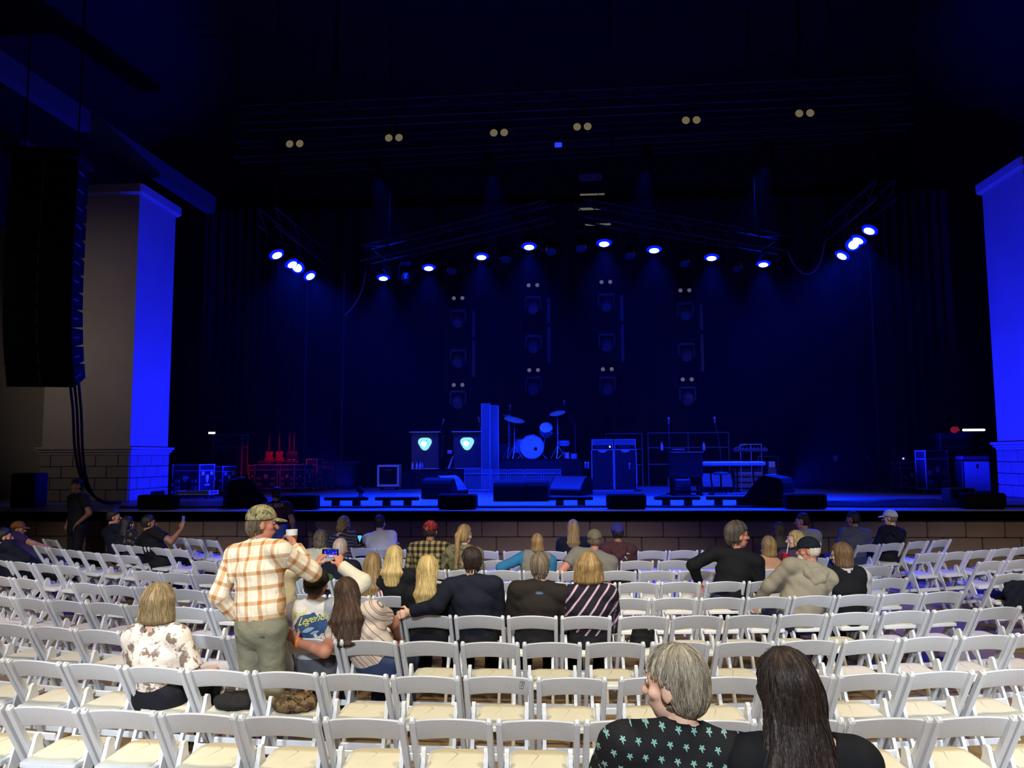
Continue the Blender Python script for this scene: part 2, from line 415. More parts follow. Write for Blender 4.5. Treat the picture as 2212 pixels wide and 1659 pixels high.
M_ink = mat('black_ink', rgb(30, 30, 32), .7); M_stamp = mat('grey_stamp', rgb(120, 122, 126), .7)
def slat_y(x, z): return -.234-.022*math.cos(x/.203*PI/2)+(.785-z)*.598-.0072-.0128
def on_slat(o, x, z, rz=0.0):
    o.matrix_local = Matrix.Translation((x, slat_y(x, z)-.001, z)) @ Matrix.Rotation(math.atan(.598), 4, 'X') @ Matrix.Rotation(rz, 4, 'Y')
def text_mesh(body, size, name):
    cu = bpy.data.curves.new(name, 'FONT'); cu.body = body; cu.size = size; cu.align_x = 'CENTER'; cu.align_y = 'CENTER'; cu.resolution_u = 3; cu.extrude = .0004
    to = bpy.data.objects.new(name, cu); col.objects.link(to); me = bpy.data.meshes.new_from_object(to.evaluated_get(bpy.context.evaluated_depsgraph_get())); bpy.data.objects.remove(to)
    me.transform(Matrix.Rotation(PI/2, 4, 'X')); return me
me = text_mesh('73', .085, 'number'); me.materials.append(M_ink); o = bpy.data.objects.new('number', me); col.objects.link(o); o.parent = ch; on_slat(o, 0, .712)
o['label'] = 'black number 73 on the back slat'; o['kind'] = 'stuff'
cs = chairs[(1, 0, 8)]; m = MB()
for (u, v, a, b) in ((-.013, 0, .003, .062), (.013, 0, .003, .062), (0, .031, .029, .004), (0, -.031, .029, .006), (0, .022, .024, .002), (.002, .006, .007, .016), (-.002, -.012, .006, .010)): m.box((u, 0, v), (a, .0012, b))
o = m.build('stamp', M_stamp, cs); on_slat(o, .150, .722, math.radians(12)); o['kind'] = 'stuff'; o['label'] = 'small grey boxed stamp'
cs['label'] = 'white folding chair with a small grey boxed stamp on its back slat'
# ------------------------------------------------------------ stage gear
M_tolex = mat('black_tolex', rgb(28, 28, 32), 0.55, scale=30)
M_matt = mat('matt_black_gear', rgb(13, 13, 14), 0.8, spec=0.12)
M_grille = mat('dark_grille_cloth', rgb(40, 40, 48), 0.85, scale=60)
M_grey = mat('grey_gear', rgb(92, 92, 98), 0.55)
M_alu = mat('aluminium_edge', rgb(178, 180, 186), 0.4, 0.3)
M_chrome = mat('chrome', rgb(220, 222, 228), 0.25, 0.45)
M_trim = mat('pale_trim', rgb(190, 190, 196), 0.5)
M_case = mat('case_laminate', rgb(36, 36, 46), 0.5)
M_sten = mat('white_stencil', rgb(190, 190, 196), 0.7)
M_label = mat('grey_case_label', rgb(120, 120, 130), 0.7)
M_wood = mat('dark_red_wood', rgb(84, 40, 34), 0.5)
M_skirt = mat('black_riser_skirt', rgb(24, 24, 28), 0.9)
M_white = mat('white_plastic', rgb(225, 225, 228), 0.4)
M_drumhead = mat('white_drum_head', rgb(205, 208, 214), 0.5)
M_cymbal = mat('brass_cymbal', rgb(196, 176, 130), 0.35, 0.35)
M_brass = mat('polished_brass', rgb(225, 205, 150), 0.25, 0.4)
M_cable = mat('black_cable', rgb(22, 22, 24), 0.6)
M_redc = mat('red_cable_box', rgb(150, 30, 26), 0.6)
k = NT('clear_plexiglass'); k.color((0.75, 0.78, 0.9, 1)); k.b.inputs['Transmission Weight'].default_value = 0.0; k.b.inputs['Alpha'].default_value = 0.16; M_plex = k.set(0.2, spec=0.6)
k = NT('plexiglass_edge'); k.color(rgb(200, 205, 225)); M_pedge = k.set(0.3, spec=0.6)
k = NT('sparkle_shell'); v = k.n('ShaderNodeTexVoronoi'); v.inputs['Scale'].default_value = 60; k.put(v.inputs['Vector'], k.obj())
k.color(k.mix(v.outputs['Distance'], rgb(210, 215, 225), rgb(90, 100, 130))); M_shell = k.set(0.25, 0.3)
G_led = glow('par_lens', (0.16, 0.22, 1.0, 1), 30.0)
G_halo_rim = glow('par_lens_halo_rim', (0.0, 0.01, 1.0, 1), 1.1)  # lens edge widened into a glowing ring, in place of the lamp's halo
G_cream = glow('blinder_lens', (0.9, 0.72, 0.45, 1), 0.16)
G_dim = glow('moving_head_lens', (0.42, 0.40, 0.80, 1), 0.22)
G_pick = glow('backlit_logo', (0.30, 0.88, 1.0, 1), 1.0)
G_pick2 = glow('backlit_logo_centre', (0.85, 1.0, 0.9, 1), 1.1)
G_warm = glow('work_light', (1.0, 0.95, 0.78, 1), 2.0)
G_led1 = glow('amp_pilot', (1.0, 0.78, 0.7, 1), 1.2)
G_screen = glow('small_screen', (0.75, 0.9, 1.0, 1), 0.9)
G_red = glow('red_beacon', (0.5, 0.02, 0.04, 1), 0.35)

def stage_pt(px, Y): return pt(px, 1060, Y).x
def pick_poly(w, h, n=20):
    """guitar-pick outline in x,z: rounded triangle, point down"""
    o = []
    for i in range(n):
        a = 2*PI*i/n
        r = 1+.12*math.cos(3*(a+PI/2))
        x = r*math.cos(a); z = r*math.sin(a)+.08
        o.append((x*w/2*1.02, z*h/2*.98))
    return o
# ---- front fills along the edge
for px, lab in ((336, 'low black front-fill speaker on the stage edge in front of the pillar'), (642, 'low black front-fill speaker beside the standing crew member'), (987, 'low black front-fill speaker below the logo lecterns'),
                (1353, 'low black front-fill speaker below the twin amplifiers'), (1742, 'low black front-fill speaker beside the round-backed wedge monitor'), (2128, 'low black front-fill speaker by the stage box at the blue cabinet')):
    Y = 15.35; t = thing('front_fill_speaker', lab, 'speaker', (stage_pt(px, Y), Y, S), 0, 'front-fill speakers')
    MB().cbox((0, .14, .15), (.76, .30, .28), .03).build('cabinet', M_matt, t)
    MB().cbox((0, -.02, .15), (.70, .03, .23), .02).build('grille', M_matt, t)
    for sx in (-1, 1): MB().cbox((sx*.3, .14, .005), (.06, .25, .012), .004).build('foot', M_matt, t)
# ---- footlight bars
for i, (px, nm) in enumerate(((748, 'between crew member and first wedge'), (858, 'below the framed combo amp'), (1232, 'below the large blue wedge'), (1462, 'below the organ'), (1575, 'below the long keyboard'))):
    Y = 16.3; t = thing('led_batten', 'long low black light batten on the floor %s' % nm, 'stage light', (stage_pt(px, Y), Y, S), 0, 'floor light battens')
    MB().cbox((0, 0, .16), (.92, .13, .07), .015).build('housing', M_matt, t)
    for sx in (-.22, .22):
        MB().cbox((sx, 0, .065), (.16, .10, .125), .012).build('yoke', M_tolex, t)
        MB().cbox((sx, 0, .008), (.22, .26, .016), .005).build('foot', M_tolex, t)
# ---- cables lying along the front
for j, (Y, x0, x1, r) in enumerate(((15.75, -9.2, 9.6, .025), (15.9, -8.2, 8.8, .02))):
    m = MB(); m.tube([(x, Y+.05*math.sin(x*1.7+j)+.03*math.sin(x*5.1), S+r) for x in np.arange(x0, x1, .22)], r, 6)
    tag(m.build('floor_cable', M_cable, smooth=True), ('thick', 'thinner')[j]+' black cable lying along the front of the stage', 'cable')
# ---- wedge monitors
def wedge(label, x, Y, rz, w=.72, d=.62, h=.46, face=None, vents=False):
    t = thing('wedge_monitor', label, 'stage monitor', (x, Y, S), rz, 'wedge monitors')
    prof = [(-d/2, .01), (d/2, .01), (d/2, .16), (d*.36, .28), (d*.10, h*.90), (-d*.06, h), (-d*.44, h*.90), (-d/2, h*.74)]
    m = MB(); m.loft([[(-w/2, y, z) for y, z in prof], [(w/2, y, z) for y, z in prof]]); m.build('cabinet', M_matt, t)
    a, b = Vector((0, d*.36, .28)), Vector((0, -d*.06, h))
    mid = (Vector((0, d/2, .16))+b)/2
    fr = [(d/2+.006, .15), (d*.36+.012, .285), (d*.10+.008, h*.90+.012), (-d*.06, h+.012)]
    m = MB(); m.loft([[(-w/2+.03, y, z) for y, z in fr]+[(-w/2+.03, y-.012, z-.012) for y, z in reversed(fr)], [(w/2-.03, y, z) for y, z in fr]+[(w/2-.03, y-.012, z-.012) for y, z in reversed(fr)]])
    m.build('grille', face or M_grille, t)
    if vents:
        for sx in (-1, 1):
            for (y, z) in ((-.10, .19), (.06, .19), (-.10, .27), (.06, .27)):
                o = MB().cbox((sx*(w/2+.001), y, z), (.012, .09, .05), .005).build('port', M_matt, t)
    return t
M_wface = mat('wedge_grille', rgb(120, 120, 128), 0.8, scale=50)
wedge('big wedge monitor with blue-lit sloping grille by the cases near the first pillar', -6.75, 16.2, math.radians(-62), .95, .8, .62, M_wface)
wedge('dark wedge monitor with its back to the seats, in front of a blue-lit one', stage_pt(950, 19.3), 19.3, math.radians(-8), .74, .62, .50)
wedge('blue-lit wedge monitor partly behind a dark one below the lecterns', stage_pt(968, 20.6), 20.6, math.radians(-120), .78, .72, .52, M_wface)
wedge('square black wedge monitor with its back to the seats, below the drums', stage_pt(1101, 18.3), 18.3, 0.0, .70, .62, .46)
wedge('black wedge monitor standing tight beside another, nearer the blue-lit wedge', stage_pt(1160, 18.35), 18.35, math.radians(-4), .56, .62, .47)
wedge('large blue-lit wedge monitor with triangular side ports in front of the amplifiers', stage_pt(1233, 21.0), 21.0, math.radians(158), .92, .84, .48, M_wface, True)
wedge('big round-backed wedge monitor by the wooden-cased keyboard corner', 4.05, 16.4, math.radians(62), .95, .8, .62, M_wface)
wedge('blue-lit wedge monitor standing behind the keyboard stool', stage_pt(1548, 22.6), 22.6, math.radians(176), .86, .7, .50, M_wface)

# ---- road cases
def road_case(label, px, Y, w, d, h, rz=0, wheels=True, decor='pick', z0=0.0, name='road_case', x=None, cat='road case', lidline=.78):
    z = .10 if wheels else 0.0
    t = thing(name, label, cat, (stage_pt(px, Y) if x is None else x, Y, S+z0), rz, 'road cases')
    MB().box((0, 0, z+h/2), (w-.02, d-.02, h-.02)).build('body', M_case, t)
    m = MB(); e = .028
    for sx in (-1, 1):
        for sy in (-1, 1): m.box((sx*(w/2-e/2), sy*(d/2-e/2), z+h/2), (e, e, h))
    for zz in (z+e/2, z+h-e/2, z+h*lidline):
        for sy in (-1, 1): m.box((0, sy*(d/2-e/2), zz), (w, e*.9, e*.9))
        for sx in (-1, 1): m.box((sx*(w/2-e/2), 0, zz), (e*.9, d, e*.9))
    m.build('edge_trim', M_alu, t)['kind'] = 'stuff'
    m = MB()
    for sx in (-1, 1):
        for sy in (-1, 1):
            for zz in (z+.02, z+h-.02): m.cbox((sx*(w/2-.015), sy*(d/2-.015), zz), (.055, .055, .055), .015)
    m.build('corner_cap', M_alu, t)['kind'] = 'stuff'
    if wheels:
        for sx in (-1, 1):
            for sy in (-1, 1): MB().lathe([(0, -.02), (.05, -.02), (.05, .02), (0, .02)], (sx*w*.38, sy*d*.36, .05), RY(PI/2), 12).build('caster', M_matt, t)
    fy = -d/2-.004
    if decor:
        MB().prism(pick_poly(w*.18, w*.21), .006, (0, fy, z+h*.5)).build('pick_stencil', M_sten, t)
        MB().prism(pick_poly(d*.2, d*.3), .006, (w/2+.004, 0, z+h*.5), RZ(PI/2)).build('pick_stencil', M_sten, t)
        for sx in (-1, 1):
            MB().cbox((sx*w*.3, fy, z+h*.42), (w*.2, .02, h*.13), .01).build('handle_dish', M_label, t)
            MB().cbox((sx*w*.3, fy, z+h*.18), (w*.2, .016, h*.15), .01).build('latch_plate', M_label, t)
            MB().cbox((w/2+.004, sx*d*.28, z+h*.68), (.01, d*.18, h*.12), .003).build('paper_label', M_sten, t)
        MB().cbox((w/2+.004, 0, z+h*.28), (.01, d*.34, h*.06), .003).build('paper_label', M_sten, t)
    return t
road_case('metal-edged road case with a pick stencil, foremost by the first pillar', 417, 20.6, .80, .74, .76, math.radians(-6))
road_case('lower road case tucked behind the foremost pick-stencil case', 478, 21.7, .46, .70, .70, math.radians(-6))
road_case('flat dolly board on wheels under the foremost road case', 425, 19.6, .9, .5, .10, 0, True, None, name='dolly', cat='dolly')
t = road_case('tall black touring cabinet with blue-lit side behind the road cases', 495, 23.8, .95, .46, 1.74, 0, False, None, name='touring_cabinet', cat='cabinet')
for q in range(4): MB().lathe([(0, 0), (.05, 0), (.05, .03), (.03, .045), (0, .045)], (-.35+.22*q, -.23, 1.28), RX(PI/2), 10).build('knob', M_grey, t)
road_case('road case lit red with a big pick stencil, below the guitar rack', 583, 23.4, .72, .7, .72)
road_case('narrow road case lit dark red next to the big red-lit one', 627, 23.5, .46, .6, .72)
road_case('slim road case lit blue beside the dark red one', 656, 23.6, .34, .7, .72)
road_case('taller slim road case at the end of the red and blue row', 678, 24.4, .36, .5, .88)
road_case('small road case lit red at the start of the row', 551, 23.9, .26, .5, .70)
# bin with an overhanging lid
t = thing('wheeled_bin', 'wide dark blue wheeled bin with an overhanging rim beside the road cases', 'bin', (stage_pt(731, 25.4), 25.4, S))
m = MB(); m.loft([[(-.50, -.32, .14), (.50, -.32, .14), (.50, .32, .14), (-.50, .32, .14)], [(-.56, -.38, .82), (.56, -.38, .82), (.56, .38, .82), (-.56, .38, .82)]]); m.build('tub', M_grey, t)
MB().cbox((0, 0, .845), (1.26, .86, .09), .03).build('rim', M_grey, t)
MB().box((0, -.37, .5), (.02, .03, .62)).build('rib', M_matt, t)
for sx in (-1, 1):
    for sy in (-1, 1): MB().lathe([(0, -.02), (.07, -.02), (.07, .02), (0, .02)], (sx*.42, sy*.26, .07), RY(PI/2), 12).build('caster', M_matt, t)
# case-top chest behind the lit row, with its guitars
t = thing('guitar_rack', 'long low rack behind the red-lit cases with guitars standing in it', 'rack', (stage_pt(600, 24.4), 24.4, S))
MB().cbox((0, 0, .42), (1.3, .34, .84), .02).build('body', M_case, t)
MB().cbox((0, 0, .90), (1.3, .06, .05), .01).build('neck_bar', M_wood, t)
for sx in (-1, 1): MB().box((sx*.62, 0, .87), (.04, .05, .08)).build('bar_post', M_wood, t)
def guitar(label, x, Y, z, red):
    t = thing('guitar', label, 'guitar', (x, Y, z), random.uniform(-.1, .1), 'guitars in the rack')
    m = MB(); R = []
    for yy, sc_ in ((-.022, .94), (-.014, 1), (.014, 1), (.022, .94)):
        R.append([(sc_*px, yy, .2+sc_*(pz-.2)) for px, pz in [(0, 0), (.10, .01), (.155, .07), (.15, .15), (.10, .22), (.12, .28), (.13, .33), (.09, .38), (.035, .37), (-.035, .37), (-.09, .38), (-.125, .33), (-.12, .28), (-.10, .22), (-.15, .15), (-.155, .07), (-.10, .01)]])
    m.loft(R); m.build('guitar_body', M_redc if red else M_tolex, t, smooth=True)  # red light on the first two guitars is put into their body colour
    MB().cbox((0, -.026, .60), (.05, .024, .50), .006).build('neck', M_wood, t)
    MB().cbox((.01, -.026, .92), (.075, .02, .17), .01).build('headstock', M_tolex, t)
    MB().cbox((0, -.03, .11), (.09, .012, .03), .003).build('bridge', M_chrome, t)
for i, (px, red) in enumerate(((580, 1), (602, 1), (624, 0), (634, 0))):
    guitar(('guitar with red light in its colour, first in the rack', 'guitar with red light in its colour, second in the rack', 'dark guitar, third in the rack', 'dark guitar, last in the rack')[i], stage_pt(px, 24.4), 24.4, S+.845, red)
spot('case_lamp', (stage_pt(600, 22.9), 22.7, S+2.6), (stage_pt(600, 24), 24.0, S+.7), 130, (1.0, 0.03, 0.05), 70, .8, .05)
# little work light on the tall cabinet
t = thing('work_light', 'small white work light with five cells on the tall touring cabinet', 'lamp', (stage_pt(455, 23.75), 23.75, S+1.742))
MB().cbox((0, 0, .05), (.24, .06, .10), .01).build('housing', M_matt, t)
for q in range(5): MB().cbox((-.09+.045*q, -.035, .055), (.036, .012, .06), .004).build('light_cell', G_warm, t)
# ---- framed combo amp
t = thing('combo_amplifier', 'combo amplifier in a thick pale frame on casters at the end of the horn riser', 'amplifier', (stage_pt(841, 24.6), 24.6, S))
MB().box((0, 0, .44), (.56, .30, .54)).build('grille', M_matt, t)
for (c, d) in (((0, -.02, .745), (.70, .36, .07)), ((0, -.02, .135), (.70, .36, .07)), ((-.315, -.02, .44), (.07, .36, .54)), ((.315, -.02, .44), (.07, .36, .54))):
    MB().cbox(c, d, .01).build('frame_rail', M_trim, t)
MB().cbox((0, -.16, .62), (.22, .012, .03), .003).build('name_plate', M_grey, t)
for sx in (-1, 1):
    for sy in (-.1, .1): MB().lathe([(0, -.02), (.05, -.02), (.05, .02), (0, .02)], (sx*.24, sy, .05), RY(PI/2), 12).build('caster', M_matt, t)
# ---- horn riser with skirt
YR = 25.0
x0, x1 = stage_pt(866, YR), stage_pt(1062, YR)
t = thing('horn_riser', 'low black-skirted platform carrying the two logo lecterns', 'platform', ((x0+x1)/2, YR+1.0, S))
MB().cbox((0, 0, .59), (x1-x0, 2.0, .06), .01).build('deck', M_matt, t)
m = MB(); ra, rb = [], []
for i in range(81):
    x = -(x1-x0)/2+(x1-x0)*i/80; y = -1.0-.02-.02*math.sin(i*1.7); ra.append((x, y, .01)); rb.append((x, y*1.0+.01, .575))
m.loft([ra, rb], cap=False, close=False); m.build('skirt', M_skirt, t, smooth=True)
for sx in (-1, 1):
    for sy in (-.9, .9): MB().box((sx*((x1-x0)/2-.1), sy, .28), (.06, .06, .56)).build('leg', M_matt, t)
# lecterns
k = NT('lectern_front'); f = k.noise(k.obj(), 3.0, 3.0); k.color(k.mix(f, rgb(62, 52, 58), rgb(84, 72, 78))); M_lect = k.set(0.45)
for i, (px, lab) in enumerate(((920, 'square lectern with glowing pick logo, beside the water bottles'), (1011, 'square lectern with glowing pick logo, beside the clear drum screen'))):
    Y = YR+.5; x = stage_pt(px, Y); z = S+.62
    t = thing('logo_lectern', lab, 'lectern', (x, Y, z), 0, 'logo lecterns')
    W = .90
    MB().cbox((0, 0, .60), (W, .42, 1.14), .015).build('front_panel', M_lect, t)
    MB().cbox((0, -.03, 1.20), (W+.10, .56, .035), .01).build('desk_top', M_trim, t)
    MB().cbox((0, -.02, .02), (W, .46, .03), .008).build('base_strip', M_trim, t)
    lo = MB().prism(pick_poly(.42, .42), .03, (0, -.225, .82)).build('logo', [G_pick], t)
    MB().prism(pick_poly(.20, .20), .004, (-.03, -.243, .81)).build('logo_centre', G_pick2, lo)
    m = MB()
    for (u, v, s_) in ((.05, .09, .022), (.09, .03, .014), (-.10, .08, .014), (-.03, -.07, .020), (.06, -.02, .012), (0, .07, .010)): m.cbox((u, -.243, .82+v), (s_*1.4, .006, s_), .003)
    m.build('logo_mark', mat('logo_dark_mark', rgb(40, 90, 90), .6), lo)['kind'] = 'stuff'
    for q in range(7): MB().cbox((-.21+.07*q, -.214, .33), (.012, .010, .54), .003).build('rib', M_grey, t)
# mics over the lecterns
def mic_stand(label, x, Y, z, h, lean=(0, 0), boom=None, name='microphone_stand'):
    t = thing(name, label, 'microphone stand', (x, Y, z), 0)
    MB().lathe([(0, 0), (.13, 0), (.12, .02), (.02, .035), (0, .035)], n=14).build('base', M_matt, t)
    top = Vector((lean[0], lean[1], h))
    MB().tube([(0, 0, .03), (0, 0, h*.6), top], .011, 8).build('pole', M_grey, t)
    if boom:
        tip = Vector(boom); MB().tube([top+(top-tip)*.25, top, tip], .008, 6).build('boom', M_grey, t); top = tip
    d = Vector((lean[0], lean[1], h*.4)).normalized()
    MB().lathe([(0, 0), (.014, 0), (.02, .12), (.030, .13), (.032, .165), (.02, .19), (0, .195)], top, d.to_track_quat('Z', 'Y').to_matrix(), 10).build('microphone', M_chrome, t)
    return t
mic_stand('microphone stand leaning away behind the first lectern', stage_pt(944, 26.3), 26.3, S+.62, 1.5, (.17, .05))
mic_stand('microphone stand leaning toward the first lectern from behind the second', stage_pt(1042, 26.3), 26.3, S+.62, 1.55, (-.10, .05))
# saxophone on a stand and a trumpet
t = thing('saxophone', 'shiny saxophone standing between the two lecterns', 'saxophone', (stage_pt(956, 25.9), 25.9, S+.62))
MB().tube([(.02, 0, 1.12), (.0, 0, 1.05), (.0, 0, .55), (-.01, 0, .42), (-.06, 0, .40), (-.09, 0, .46), (-.09, 0, .62)], [.012, .014, .026, .034, .04, .045, .075], 10).build('horn', M_brass, t, smooth=True)
for q in range(6): MB().lathe([(0, 0), (.022, 0), (.022, .014), (0, .014)], (.0, -.03, .52+.08*q), RX(PI/2), 10).build('key', M_brass, t)
MB().tube([(0, .03, .0), (0, .03, .55)], .014, 6).build('stand_pole', M_matt, t)
for a in range(3): MB().tube([(0, .03, .2), (.2*math.cos(a*2.1+.3), .03+.2*math.sin(a*2.1+.3), .01)], .01, 6).build('leg', M_matt, t)
t = thing('trombone', 'bright slanted trombone resting by the second lectern', 'trombone', (stage_pt(976, 25.1), 25.1, S+.62))
MB().tube([(-.12, .1, .02), (.0, .12, .36), (.03, .12, .42)], [.04, .022, .012], 8).build('horn', M_chrome, t, smooth=True)
MB().cbox((-.05, .06, .02), (.34, .1, .025), .008).build('stand', M_grey, t)
t = thing('desk_box', 'small blue-lit box at the side of the second lectern', 'box', (stage_pt(972, 25.7), 25.7, S+.62))
MB().tube([(0, 0, 0), (0, 0, .5)], .02, 8).build('post', M_matt, t); MB().cbox((0, -.02, .56), (.16, .1, .12), .01).build('box', M_trim, t)
for i, px in enumerate((891, 899, 907, 911)):
    t = thing('water_bottle', ('clear water bottle standing at the outer end of the row of four by the lectern', 'clear water bottle, second of four by the lectern', 'clear water bottle, third of four by the lectern', 'clear water bottle touching the lectern end of the row of four')[i], 'bottle', (stage_pt(px, 25.15), 25.15+.1*(i % 2), S+.62), 0, 'water bottles on the horn riser')
    MB().lathe([(0, 0), (.034, 0), (.036, .02), (.036, .15), (.014, .20), (.012, .215), (0, .215)], n=12).build('bottle', M_pedge, t, smooth=True)
    MB().lathe([(0, .212), (.016, .212), (.016, .235), (0, .235)], n=10).build('cap', M_white, t)
# ---- clear screens
def plex(label, x, Y, z, w, h, rz=0, group='clear plexiglass panels', bar=True, name='plexiglass_panel'):
    t = thing(name, label, 'screen', (x, Y, z), rz, group)
    MB().box((0, 0, h/2), (w-.02, .008, h-.02)).build('pane', M_plex, t)
    for sx in (-1, 1): MB().box((sx*(w/2-.008), 0, h/2), (.016, .016, h)).build('edge_strip', M_pedge, t)
    MB().box((0, 0, h-.008), (w-.034, .016, .016)).build('edge_strip', M_pedge, t)
    MB().box((0, .06, .01), (w*.7, .16, .02)).build('foot', M_pedge, t)
    if bar: MB().box((0, -.014, h*.80), (w-.04, .012, .022)).build('bar', M_pedge, t)
    return t
plex('tall clear drum screen leaf nearest the lectern', stage_pt(1050, 24.3), 24.3, S, .30, 2.66, math.radians(-12), 'tall drum screen', False)
plex('tall clear drum screen leaf nearest the drums', stage_pt(1067, 24.3)+.01, 24.32, S, .30, 2.60, math.radians(25), 'tall drum screen', False)
xs = [1002, 1060, 1097, 1134, 1172, 1213]
for i in range(5):
    Y = 23.9; a, b = stage_pt(xs[i], Y), stage_pt(xs[i+1], Y)
    plex('low clear panel with bright bar in front of the drum riser, %s from the lecterns' % ORD[i], (a+b)/2, Y, S, b-a-.03, .63)
# ---- drum riser and kit
YD = 24.6
a, b = stage_pt(1070, YD), stage_pt(1258, YD)
t = thing('drum_riser', 'high black-skirted riser carrying the drum kit', 'platform', ((a+b)/2, YD+1.1, S))
MB().cbox((0, 0, .90), (b-a, 2.2, .07), .01).build('deck', M_matt, t)
m = MB(); ra, rb = [], []
for i in range(81):
    x = -(b-a)/2+(b-a)*i/80; y = -1.12-.015*math.sin(i*1.3); ra.append((x, y, .01)); rb.append((x, y+.01, .88))
m.loft([ra, rb], cap=False, close=False); m.build('skirt', M_skirt, t, smooth=True)
m = MB(); ra, rb = [], []
for i in range(41):
    y = -1.1+2.2*i/40; x = (b-a)/2+.015*math.sin(i*1.9)+.012; ra.append((x, y, .01)); rb.append((x, y, .88))
m.loft([ra, rb], cap=False, close=False); m.build('side_skirt', M_skirt, t, smooth=True)
for sx in (-1, 1):
    for sy in (-1, 1): MB().box((sx*((b-a)/2-.12), sy*1.0, .43), (.07, .07, .86)).build('leg', M_matt, t)
ZD = S+.936
def drum(name, label, c, r, depth, R, stand=None, lugs=8, head=None, cat='drum'):
    t = thing(name, label, cat, c, 0, 'drum kit'); 
    MB().lathe([(r*.98, -depth/2), (r, -depth/2+.01), (r, depth/2-.01), (r*.98, depth/2)], R=R, n=28).build('shell', M_shell, t, smooth=True)
    for s_ in (-1, 1):
        MB().lathe([(0, s_*(depth/2+.002)), (r*.95, s_*(depth/2+.002)), (r*.95, s_*(depth/2-.006)), (0, s_*(depth/2-.006))], R=R, n=28).build('head', head or M_drumhead, t)
        MB().lathe([(r*.955, s_*(depth/2+.014)), (r*1.03, s_*(depth/2+.014)), (r*1.03, s_*(depth/2-.022)), (r*1.005, s_*(depth/2-.022)), (r*.955, s_*(depth/2+.004))], R=R, n=28, cap=False).build('hoop', M_chrome, t)
    for q in range(lugs):
        an = 2*PI*q/lugs+.2; v = (R or Matrix.Identity(3)) @ Vector((r*1.03*math.cos(an), r*1.03*math.sin(an), 0))
        MB().cbox(v, (.035, .035, .05), .01).build('lug', M_chrome, t)
    if stand:
        for (p, q) in stand: MB().tube([p, q], .012, 6).build('leg', M_chrome, t)
    return t
bx = stage_pt(1150, YD+.5); R90 = RX(PI/2)
t = drum('bass_drum', 'large white-headed bass drum lying on its side at the front of the riser', (bx, YD+.55, ZD+.38), .37, .40, R90,
     [((-.3, .05, -.2), (-.46, -.1, -.375)), ((.3, .05, -.2), (.46, -.1, -.375))], 10)
MB().lathe([(0, 0), (.055, 0), (.055, .006), (0, .006)], (.12, -.203, -.06), R90, 16).build('port_hole', M_matt, t)
drum('floor_tom', 'deep tom standing on legs beside the bass drum, screen side', (stage_pt(1124, YD+1.0), YD+1.0, ZD+.42), .20, .40, RY(.06), [((-.19, 0, -.1), (-.22, 0, -.415)), ((.12, -.16, -.1), (.14, -.18, -.415)), ((.12, .16, -.1), (.14, .18, -.415))], 8)
drum('rack_tom', 'sparkling small tom tilted above the bass drum', (stage_pt(1181, YD+.75), YD+.75, ZD+.92), .20, .26, RX(.95), [((0, .05, -.15), (-.12, .05, -.56))], 8)
drum('snare_drum', 'shallow snare drum on a stand at the far side of the bass drum', (stage_pt(1219, YD+1.0), YD+1.0, ZD+.5), .18, .14, None, [((0, 0, -.08), (0, 0, -.3)), ((0, 0, -.3), (.2, -.1, -.5)), ((0, 0, -.3), (-.2, -.1, -.5)), ((0, 0, -.3), (0, .22, -.5))], 8)
def cymbal(label, x, Y, h, r, tilt, rx=0):
    t = thing('cymbal', label, 'cymbal', (x, Y, ZD), 0, 'cymbals')
    R = RY(tilt) @ RX(rx)
    MB().lathe([(.012, .03), (.03, .026), (.05, .012), (r*.6, .004), (r, -.012), (r, -.016), (r*.6, 0), (.05, .006)], (0, 0, h), R, 28).build('plate', M_cymbal, t, smooth=True)
    MB().tube([(0, 0, .18), (0, 0, h*.6), (0, 0, h+.05)], [.016, .013, .008], 8).build('pole', M_chrome, t)
    for q in range(3):
        an = q*2.094+.4; MB().tube([(0, 0, .42), (.28*math.cos(an), .28*math.sin(an), .012)], .011, 6).build('leg', M_chrome, t)
    for z_ in (.5, .8): MB().lathe([(0, -.02), (.026, -.02), (.026, .02), (0, .02)], (0, 0, z_), n=8).build('collar', M_chrome, t)
cymbal('wide tilted cymbal on a stand on the screen side of the kit', stage_pt(1112, YD+.25), YD+.25, 1.25, .33, .22, .30)
cymbal('flat cymbal on a tall stand on the amplifier side of the kit', stage_pt(1206, YD+.3), YD+.3, 1.45, .26, -.18, .35)
cymbal('thin cymbal edge-on behind the wide tilted one', stage_pt(1100, YD+1.3), YD+1.3, 1.42, .22, .25, .1)
mic_stand('overhead microphone on a straight stand above the wide cymbal', stage_pt(1103, YD+1.6), YD+1.6, ZD, 1.62)
mic_stand('overhead microphone on a long boom reaching over the flat cymbal', stage_pt(1244, YD+1.2), YD+1.2, ZD, 1.15, (-.02, 0), (-.34, -.1, 1.72))
t = thing('pedal_cluster', 'shiny hi-hat pedal at the edge of the riser', 'pedal', (stage_pt(1226, YD+.3), YD+.3, ZD))
MB().cbox((0, 0, .02), (.14, .3, .025), .008).build('foot_plate', M_chrome, t); MB().box((0, .15, .10), (.12, .03, .2)).build('frame', M_chrome, t)
MB().lathe([(0, .0), (.10, 0), (.10, .16), (0, .16)], (.22, 0, 0), n=14).build('canister', M_chrome, t)
t = thing('drum_throne_case', 'dark square box behind the drum screen on the riser', 'box', (stage_pt(1084, YD+1.8), YD+1.8, ZD))
MB().cbox((0, 0, .25), (.5, .4, .5), .02).build('body', M_tolex, t); MB().cbox((0, -.205, .25), (.4, .012, .4), .004).build('panel', M_grille, t)
